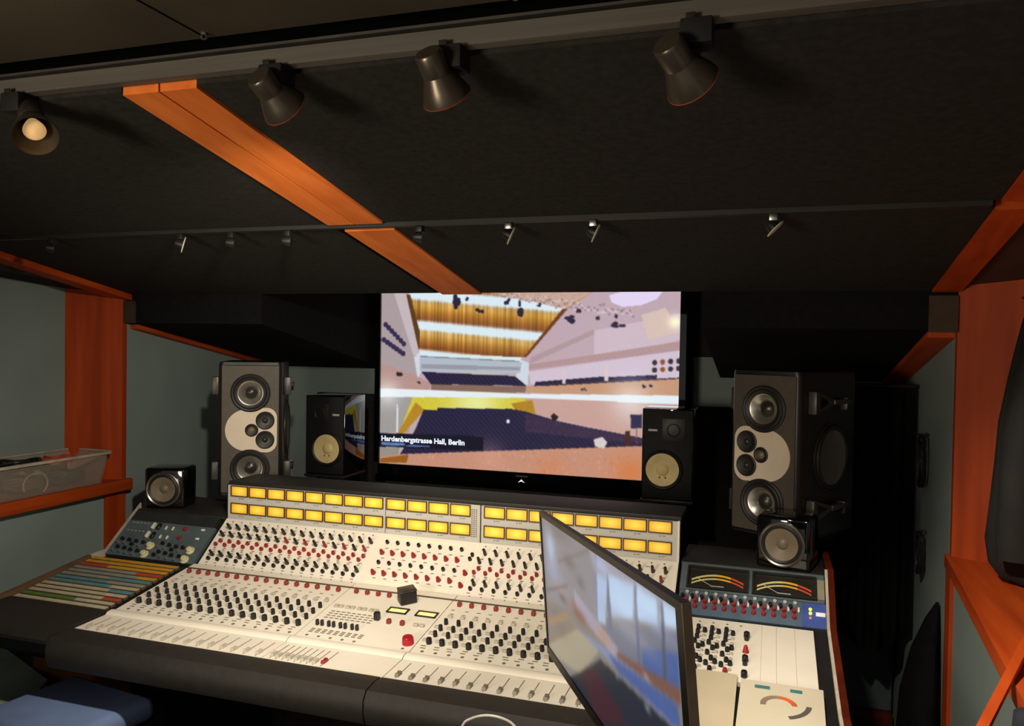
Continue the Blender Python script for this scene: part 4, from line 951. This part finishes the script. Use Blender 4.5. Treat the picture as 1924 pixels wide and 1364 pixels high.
part('foot', MB().lathe([(.16, 0), (.16, .012), (.02, .022)], 32, Matrix.Translation((MP(.5, 1, .1).x, MP(.5, 1, .1).y, 0))), BLACKP, dm, DO)
# image crop pixels: corners of the display's slanted outline as the camera sees it
HM = homography([(550.8, 252.7), (1268.4, 740.1), (1358.4, 2051.4), (592.2, 939.5)])
def mglow(x, y, rx, ry, c, a=1.):
    def f(img, u, v):
        q = HM(x, y); e = HM(x+rx, y); g = HM(x, y+ry); du = abs(e[0]-q[0])+1e-4; dv = abs(g[1]-q[1])+1e-4
        k = (np.exp(-(((u-q[0])/du)**2+((v-q[1])/dv)**2))*a)[..., None]; img[:] = img*(1-k)+np.array(c)*k
    return f
mp = [
    ((128, 122, 118), [(520, 200), (1300, 700), (1300, 2200), (560, 1000)], 3),
    ((136, 132, 138), [(550, 230), (830, 430), (840, 800), (580, 700)], 4),
    ((150, 146, 154), [(800, 420), (1262, 740), (1270, 900), (860, 640)], 3),
    # pale windows behind curtains
    ((168, 190, 222), [(835, 560), (900, 560), (890, 830), (850, 810)], 4), ((182, 206, 236), [(905, 560), (1040, 610), (1035, 800), (900, 790)], 4),
    ((186, 212, 240), [(1055, 610), (1160, 690), (1165, 840), (1050, 800)], 4), ((190, 214, 240), [(1175, 690), (1262, 750), (1270, 850), (1180, 830)], 4),
    ((112, 116, 132), [(860, 830), (1275, 870), (1285, 1180), (940, 980)], 4), ((72, 96, 152), [(1080, 950), (1270, 980), (1285, 1180), (1090, 1080)], 5),
    mglow(1000, 850, 130, 50, (150, 152, 166), .7), mglow(1180, 860, 90, 40, (140, 150, 180), .6),
    ((84, 84, 104), [(1180, 690), (1190, 690), (1215, 1140), (1195, 1140)], 2), ((98, 104, 130), [(1040, 620), (1050, 620), (1075, 1040), (1060, 1040)], 2),
    ((108, 112, 136), [(895, 560), (905, 560), (925, 860), (905, 860)], 2), ((126, 132, 156), [(830, 450), (842, 450), (850, 800), (838, 800)], 2),
    # rust coloured skirting running down to the right
    ((122, 84, 72), [(930, 960), (1285, 1170), (1290, 1260), (960, 1010)], 6), ((160, 104, 84), [(690, 680), (950, 950), (950, 1000), (800, 830)], 8),
    ((156, 152, 170), [(720, 640), (960, 960), (940, 1000), (740, 760)], 4),
    # table edge
    ((160, 150, 128), [(590, 920), (740, 850), (860, 960), (760, 1090), (600, 985)], 5), ((134, 118, 104), [(600, 880), (720, 820), (740, 850), (590, 930)], 5),
    ((126, 136, 172), [(730, 840), (900, 960), (1270, 1260), (1290, 1420), (900, 1010)], 5), ((76, 96, 150), [(900, 980), (1270, 1250), (1290, 1400), (960, 1080)], 6),
    ((38, 42, 54), [(760, 1080), (860, 1010), (1290, 1420), (1300, 2200), (800, 1300), (690, 1110)], 4), ((64, 34, 44), [(760, 1090), (830, 1050), (1010, 1364), (850, 1340)], 5),
    mglow(600, 420, 22, 90, (176, 196, 228), .8), mglow(620, 560, 40, 60, (148, 160, 196), .6), mglow(870, 520, 40, 50, (176, 186, 226), .8),
    mglow(700, 500, 30, 30, (96, 90, 88), .6), mglow(760, 610, 20, 30, (92, 90, 92), .6), mglow(650, 640, 20, 18, (196, 140, 100), .7), mglow(665, 690, 20, 20, (80, 78, 88), .7),
    mglow(750, 775, 40, 30, (132, 76, 64), .8), mglow(880, 890, 40, 30, (190, 124, 92), .6), mglow(640, 800, 40, 60, (104, 100, 96), .5), mglow(640, 340, 60, 40, (108, 102, 96), .6),
    mglow(1000, 740, 60, 60, (196, 218, 242), .4), mglow(1110, 740, 50, 60, (196, 220, 244), .5),
    mglow(960, 565, 60, 26, (158, 160, 178), .8), mglow(1100, 640, 60, 26, (164, 170, 190), .8), mglow(1215, 715, 50, 22, (172, 182, 204), .8), mglow(870, 560, 30, 24, (156, 158, 176), .7),
    mglow(1105, 1105, 16, 10, (186, 186, 186), .9), mglow(1110, 1272, 14, 12, (170, 176, 190), .9), mglow(950, 1105, 8, 10, (150, 160, 180), .8),
    ((104, 98, 94), [(640, 490), (800, 430), (802, 440), (640, 500)], 2), ((96, 92, 100), [(580, 640), (690, 615), (690, 626), (580, 652)], 2), ((150, 124, 96), [(585, 790), (690, 760), (700, 800), (590, 840)], 4),
]
img = paint(300, 110, HM, mp, (110, 106, 104), 3)
u0, u1, v0, v1 = bzu*.5, 1-bzu, bzv, 1-bzv*1.6
me = screen_mesh('display_screen', lambda u, v: MP(u0+(u1-u0)*u, v0+(v1-v0)*v, .0015)-DO, 300, 110, img, .95)
link('display_screen', me, dm)

# ------------------------------------------------------------------ left niche: plastic tub of cables
tub = thing('plastic_tub', 'clear plastic storage tub full of cables on the left orange shelf', 'storage tub', (-2.83, 2.38, 1.0785)); TBO = tub.location
pl = bpy.data.materials.new('clear_polypropylene'); pl.use_nodes = True; nt = pl.node_tree; p = nt.nodes['Principled BSDF']
p.inputs['Base Color'].default_value = rgb(206, 196, 180); p.inputs['Roughness'].default_value = .35; p.inputs['Transmission Weight'].default_value = .2; p.inputs['Alpha'].default_value = .26
nzz = nt.nodes.new('ShaderNodeTexNoise'); nzz.inputs['Scale'].default_value = 40; bpn = nt.nodes.new('ShaderNodeBump'); bpn.inputs['Strength'].default_value = .1; nt.links.new(nzz.outputs['Fac'], bpn.inputs['Height']); nt.links.new(bpn.outputs[0], p.inputs['Normal'])
def rrect(x0, x1, y0, y1, r, k=5):
    pts = []
    for cx_, cy_, a0 in ((x1-r, y0+r, -PI/2), (x1-r, y1-r, 0), (x0+r, y1-r, PI/2), (x0+r, y0+r, PI)):
        for i in range(k): a = a0+PI/2*i/(k-1); pts.append((cx_+r*math.cos(a), cy_+r*math.sin(a)))
    return pts
rings = [(rrect(-2.945, -2.735, 2.03, 2.735, .03), 1.080), (rrect(-2.952, -2.726, 2.01, 2.755, .035), 1.16), (rrect(-2.955, -2.722, 2.0, 2.765, .036), 1.212),
         (rrect(-2.951, -2.726, 2.004, 2.761, .034), 1.212), (rrect(-2.948, -2.730, 2.014, 2.751, .033), 1.16), (rrect(-2.941, -2.739, 2.034, 2.731, .028), 1.083)]
mb = MB(); nn = len(rings[0][0]); vs = [(x, y, z) for r_, z in rings for x, y in r_]
fs = [(k*nn+i, k*nn+(i+1) % nn, (k+1)*nn+(i+1) % nn, (k+1)*nn+i) for k in range(5) for i in range(nn)]+[tuple(range(nn))[::-1], tuple(range(5*nn, 6*nn))]
part('tub_body', mb.add(vs, fs), pl, tub, TBO)
o_ = rrect(-2.957, -2.713, 1.993, 2.775, .038); i_ = rrect(-2.951, -2.726, 2.004, 2.761, .034)
mb = MB(); vs = [(x, y, z) for r_, z in ((o_, 1.206), (o_, 1.2165), (i_, 1.2165), (i_, 1.2125)) for x, y in r_]
fs = [(k*nn+i, k*nn+(i+1) % nn, ((k+1) % 4)*nn+(i+1) % nn, ((k+1) % 4)*nn+i) for k in range(4) for i in range(nn)]
part('rim', mb.add(vs, fs), mat('frosted_rim', (196, 186, 168), .4), tub, TBO)
def coil(name, label, c, r, turns, rad, m_, sq=1., lean=0., group='cables in the tub'):
    pts = []; k = int(turns*22)
    for i in range(k+1):
        a = 2*PI*i/22; rr_ = r*(1+.12*math.sin(i*1.7)*.5); pts.append((c[0]+rr_*math.cos(a)*.7, c[1]+rr_*math.sin(a)*sq, c[2]+rad+.012*(.5+.5*math.sin(i*.9))+i/k*.014*turns*.6+lean*math.sin(a)*r))
    return single(name, MB().tube(pts, rad, 6), m_, label, 'cable', group)
coil('cable_coil', 'black coiled cable heaped highest in the clear tub', (-2.84, 2.41, 1.165), .085, 4, .006, KNOB)
coil('cable_coil', 'dark red coiled cable heaped in the clear tub, nearer the viewer', (-2.84, 2.22, 1.165), .07, 4, .006, mat('dark_red_cable', (130, 40, 30), .5))
coil('cable_coil', 'bright orange-red cable at the heap\'s far edge in the tub', (-2.85, 2.60, 1.168), .06, 3, .005, mat('orange_red_cable', (196, 76, 40), .5))
coil('cable_coil', 'tan cable coil pressed low against the tub\'s front side', (-2.84, 2.22, 1.085), .085, 5, .006, mat('tan_cable', (190, 160, 120), .5))
coil('cable_coil', 'grey-brown cable coil in the middle of the tub', (-2.84, 2.44, 1.085), .085, 5, .007, mat('grey_brown_cable', (104, 96, 80), .5))
coil('cable_coil', 'dark teal cable coil at the tub\'s far end', (-2.84, 2.63, 1.085), .08, 5, .007, mat('dark_teal_cable', (58, 70, 64), .5))
pts = [(-2.7435, 2.40+.055*math.cos(a), 1.125+.045*math.sin(a)) for a in [PI*1.15-2*PI*.72*k/20 for k in range(21)]]
single('cable_loop', MB().tube(pts, .0035, 6), mat('pale_pink_cable', (206, 178, 150), .5), 'thin pale cable loop arching inside the tub\'s front side', 'cable', 'cables in the tub')

# ------------------------------------------------------------------ right side: jacket, cables, curtain, board, bag
JK = mat('black_jacket_cloth', (24, 23, 22), .85, var=.2, scale=12, bump=.2, bscale=200)
rows = [(1.84, .690, .74), (1.80, .668, .80), (1.72, .65, .86), (1.63, .632, .90), (1.51, .612, .93), (1.39, .606, .95), (1.28, .598, .96), (1.176, .588, .96), (1.11, .597, .95), (1.072, .625, .93), (1.056, .655, .90)]
jk = thing('jacket', 'black jacket hanging over the right orange shelf', 'jacket', (.77, 2.58, 1.053)); mb = MB(); ncol = 28; vs = []
for z, xa, xb in rows:
    for i in range(ncol):
        a = 2*PI*i/ncol; u = (1-math.cos(a))/2; dep = .075*(.55+.45*math.sin((1.84-z)*2+.4)); f_ = .012*math.sin(u*22+z*3)+.008*math.sin(u*41+z*9)
        vs.append((xa+(xb-xa)*u, 2.56-dep*math.sin(a)*.8-f_*(1 if a < PI else 0), z))
fs = [(r_*ncol+i, r_*ncol+(i+1) % ncol, (r_+1)*ncol+(i+1) % ncol, (r_+1)*ncol+i) for r_ in range(len(rows)-1) for i in range(ncol)]+[tuple(range(ncol)), tuple(range((len(rows)-1)*ncol, len(rows)*ncol))[::-1]]
part('body', mb.add(vs, fs), JK, jk, jk.location, ang=80)
mb = MB(); vs = []
srow = [(1.76, .70, .055), (1.62, .672, .058), (1.48, .652, .056), (1.34, .640, .052), (1.22, .636, .048), (1.14, .640, .046)]
for z, xc, r_ in srow:
    for i in range(14): a = 2*PI*i/14; rr_ = r_*(1+.10*math.sin(a*3+z*20)); vs.append((xc+rr_*math.cos(a)*.9, 2.475+rr_*math.sin(a)*.8, z))
fs = [(r_*14+i, r_*14+(i+1) % 14, (r_+1)*14+(i+1) % 14, (r_+1)*14+i) for r_ in range(len(srow)-1) for i in range(14)]+[tuple(range(14)), tuple(range(70, 84))[::-1]]
part('sleeve', mb.add(vs, fs), JK, jk, jk.location, ang=80)
hk = thing('coat_hook', 'small dark hook holding up the black jacket', 'hook', (.72, 2.60, 1.83))
part('hook_bar', MB().tube([(0, .19, .04), (0, .05, .04), (0, .0, .03), (0, -.02, .045)], .005, 8), DMETAL, hk)

CUR = mat('black_velvet', (17, 17, 18), .95, var=.2, scale=20, spec=.1)
mb = MB(); nx, nz = 60, 14; vs = []
for k in (0, 1):
    for j in range(nz+1):
        for i in range(nx+1):
            u, v = i/nx, j/nz; x = .255+.295*u; bot = .50+.10*(1-math.sin(PI*min(1, u*1.05)))-.02*u; z = 1.56-(1.56-bot)*v
            vs.append((x, 3.5+.025*math.sin(u*30)*(.4+.6*v)+.006*k, z))
N_ = (nx+1)*(nz+1); fs = []
for j in range(nz):
    for i in range(nx):
        a = j*(nx+1)+i; fs += [(a, a+nx+1, a+nx+2, a+1), (N_+a, N_+a+1, N_+a+nx+2, N_+a+nx+1)]
edge = [i for i in range(nx+1)]+[j*(nx+1)+nx for j in range(1, nz+1)]+[nz*(nx+1)+i for i in range(nx-1, -1, -1)]+[j*(nx+1) for j in range(nz-1, 0, -1)]
fs += [(a, b, N_+b, N_+a) for a, b in zip(edge, edge[1:]+edge[:1])]
cu_ = thing('black_curtain', 'black cloth hanging in the dark corner behind the right big speaker', 'curtain', (.40, 3.5, .5))
part('cloth', mb.add(vs, fs), CUR, cu_, cu_.location, ang=80)
part('curtain_rod', MB().tube([(.24, 3.5, 1.565), (.558, 3.5, 1.565)], .007, 8), BLACKP, cu_, cu_.location)
for z, lab, r_ in ((1.31, 'black cable coil hung on the right wall, upper one', .085), (.97, 'black cable coil hung on the right wall, lower one', .07)):
    t = thing('hanging_cable', lab, 'cable', (.55, 3.27, z+r_), 0, 'cables hung on the right wall')
    part('peg', MB().tube([(.0095, 0, .0), (-.028, 0, .004)], .004, 8), DMETAL, t)
    pts = [(-.014-.010*math.sin(i*.7)*.6, r_*.55*math.sin(2*PI*i/24)*(1+.06*math.sin(i)), -r_*1.05-.0+r_*1.1*math.cos(2*PI*i/24)*(1+.04*math.sin(i*1.3))-.006) for i in range(24*4+1)]
    part('coil', MB().tube(pts, .005, 6), KNOB, t)
# tall black dust cover folded against the right wall
mb = MB(); rws = [(1.0, .005, .012), (.93, .02, .05), (.80, .04, .10), (.62, .055, .15), (.40, .06, .19), (.20, .065, .22), (0, .07, .24)]; vs = []
for z, dx, hy in rws:
    for i in range(16): a = 2*PI*i/16; vs.append((.553-dx-dx*math.cos(a)*(.95+.05*math.sin(3*a)), 2.98+hy*math.sin(a)*(1+.06*math.sin(5*a+z*8)), z*.86))
fs = [(r_*16+i, r_*16+(i+1) % 16, (r_+1)*16+(i+1) % 16, (r_+1)*16+i) for r_ in range(len(rws)-1) for i in range(16)]+[tuple(range(16)), tuple(range(96, 112))[::-1]]
single('folded_cover', mb.add(vs, fs), CUR, 'tall black folded cloth cover leaning on the right wall beside the orange post', 'cloth cover')
# dark grey board standing against the front wall under the curtain, black stick leaning on it
bd = thing('acoustic_board', 'dark grey board standing on the floor under the black cloth', 'board', (.40, 3.92, 0))
part('board_face', MB().rbox(.24, .545, 3.90, 3.93, .09, .62, .008), mat('slate_grey_cloth', (78, 90, 92), .9, var=.1), bd, bd.location)
part('board_foot', MB().rbox(.24, .545, 3.86, 3.965, 0, .09, .004), REDW, bd, bd.location)
single('thin_stick', MB().tube([(.275, 3.74, .006), (.335, 3.875, .66)], .009, 8), BLACK, 'thin black stick leaning on the dark grey board', 'stick')

wb = thing('leaning_board', 'narrow orange wooden board slanting across the lower right corner', 'board', (-.1, .62, 0))
A_ = Vector((.532, 1.95, 1.088)); B_ = Vector((.371, 1.60, 1.031)); 
d_ = Vector((.46, 1.0, .47)).normalized()
B_ = Vector((.371, 1.60, 1.031))
def bar(P, Q, w, t_):
    ax = (Q-P).normalized(); s_ = ax.cross(Vector((0, 0, 1))).normalized(); n_ = s_.cross(ax)
    vs = [X+s_*a*w/2+n_*b*t_/2 for X in (P, Q) for a, b in ((-1, -1), (1, -1), (1, 1), (-1, 1))]
    return MB().add(vs, [(0, 3, 2, 1), (4, 5, 6, 7), (0, 1, 5, 4), (1, 2, 6, 5), (2, 3, 7, 6), (3, 0, 4, 7)])
Ab = A_+(A_-B_).normalized()*.12
part('board', bar(B_-(A_-B_).normalized()*.55, Ab, .018, .012), WOODS, wb, wb.location)
lowp = B_-(A_-B_).normalized()*.50
part('leg', bar(Vector((lowp.x, lowp.y, 0)), Vector((lowp.x, lowp.y, lowp.z-.01)), .03, .03), WOODZ, wb, wb.location)
cl = thing('dark_cloth', 'dark blue-black cloth draped over the right shelf edge beside the slanting board', 'cloth', (.45, 1.52, .72))
path = [(.60, 1.0525), (.47, 1.0525), (.460, 1.0535), (.453, 1.047), (.451, 1.02), (.450, .95), (.449, .85), (.448, .72)]
vs = []; ny = 24
for k in (0, 1):
    for j in range(ny+1):
        y = 1.36+.30*j/ny
        for i, (x, z) in enumerate(path):
            w_ = .004*(1+math.sin(j*1.1+.4*i))*min(1, i/4); xo = .071*(y-1.8)
            vs.append((x+xo-w_-(.004*k if i >= 3 else 0), y, z+(.004*k if i < 4 else 0)))
m_ = len(path); N_ = m_*(ny+1); fs = []
for j in range(ny):
    for i in range(m_-1):
        a = j*m_+i; fs += [(a, a+1, a+m_+1, a+m_), (N_+a, N_+a+m_, N_+a+m_+1, N_+a+1)]
edge = [i for i in range(m_)]+[j*m_+m_-1 for j in range(1, ny+1)]+[ny*m_+i for i in range(m_-2, -1, -1)]+[j*m_ for j in range(ny-1, 0, -1)]
fs += [(a, b, N_+b, N_+a) for a, b in zip(edge, edge[1:]+edge[:1])]
part('cloth', MB().add(vs, fs), mat('navy_black_nylon', (34, 38, 50), .7, var=.25, scale=8, bump=.3, bscale=40), cl, cl.location, ang=80)

# ------------------------------------------------------------------ lower left: bench and stool, white cable
be = thing('padded_bench', 'grey-green padded bench against the left wall below the patchbay desk', 'bench', (-2.48, 1.8, 0))
part('seat_pad', MB().prism([(-2.735, 2.24), (-2.30, 2.06), (-2.205, 1.90), (-2.30, 1.55), (-2.735, 1.55)], .47, .55, 'z'), mat('grey_green_fabric', (150, 164, 152), .85, var=.08, scale=8, bump=.1), be, be.location)
for x, y in ((-2.68, 2.1), (-2.36, 2.02), (-2.68, 1.6), (-2.36, 1.6)): part('leg', MB().rbox(x-.02, x+.02, y-.02, y+.02, 0, .469, .003), BLACKP, be, be.location)
so = thing('stool', 'stool with a blue fabric seat tucked half under the console', 'stool', (-1.965, 1.855, 0), math.radians(-8))
part('seat', MB().rbox(-.19, .19, -.18, .14, .545, .615, .03, 4), mat('slate_blue_fabric', (112, 134, 178), .85, var=.06, scale=8, bump=.1), so)
part('seat_board', MB().rbox(-.17, .17, -.14, .12, .527, .545, .004), BLACKP, so)
for x, y in ((-.15, -.12), (.15, -.12), (-.15, .10), (.15, .10)): part('leg', MB().tube([(x, y, .527), (x*1.12, y*1.12, 0)], .012, 8), DMETAL, so)
pts = [(-.66, 1.56, 0), (-.655, 1.57, .5), (-.64, 1.585, .80), (-.621, 1.60, .872), (-.60, 1.60, .894), (-.564, 1.60, .907), (-.527, 1.60, .906), (-.50, 1.60, .893), (-.47, 1.59, .86), (-.45, 1.57, .78), (-.44, 1.56, .4), (-.43, 1.55, 0)]
def smooth_path(p, n=6):
    out = []
    for i in range(len(p)-1):
        p0, p1, p2, p3 = (Vector(p[max(i-1, 0)]), Vector(p[i]), Vector(p[i+1]), Vector(p[min(i+2, len(p)-1)]))
        for k in range(n):
            t = k/n; out.append(.5*((2*p1)+(p2-p0)*t+(2*p0-5*p1+4*p2-p3)*t*t+(-p0+3*p1-3*p2+p3)*t**3))
    return out+[Vector(p[-1])]
single('white_cable', MB().tube(smooth_path(pts), .0028, 8), mat('white_cable_jacket', (226, 222, 212), .4), 'thin white cable arching up in front of the console', 'cable')

# ------------------------------------------------------------------ lamp light (heads on the near rail, a floor lamp behind the viewer)
spot('spot_beam', (-.84, 1.29, 2.075), (-1.85, 2.45, 1.05), 70, 92, .9)
spot('spot_beam', (-.53, 1.285, 2.08), (-.85, 2.15, .92), 58, 90, .9)
spot('spot_beam', (-.12, 1.29, 2.07), (.58, 2.05, .85), 92, 72, .75)
spot('floor_lamp_beam', (-1.5, -.9, 1.50), (.15, 2.6, 1.95), 140, 92, .6, (1, .84, .64), .30)
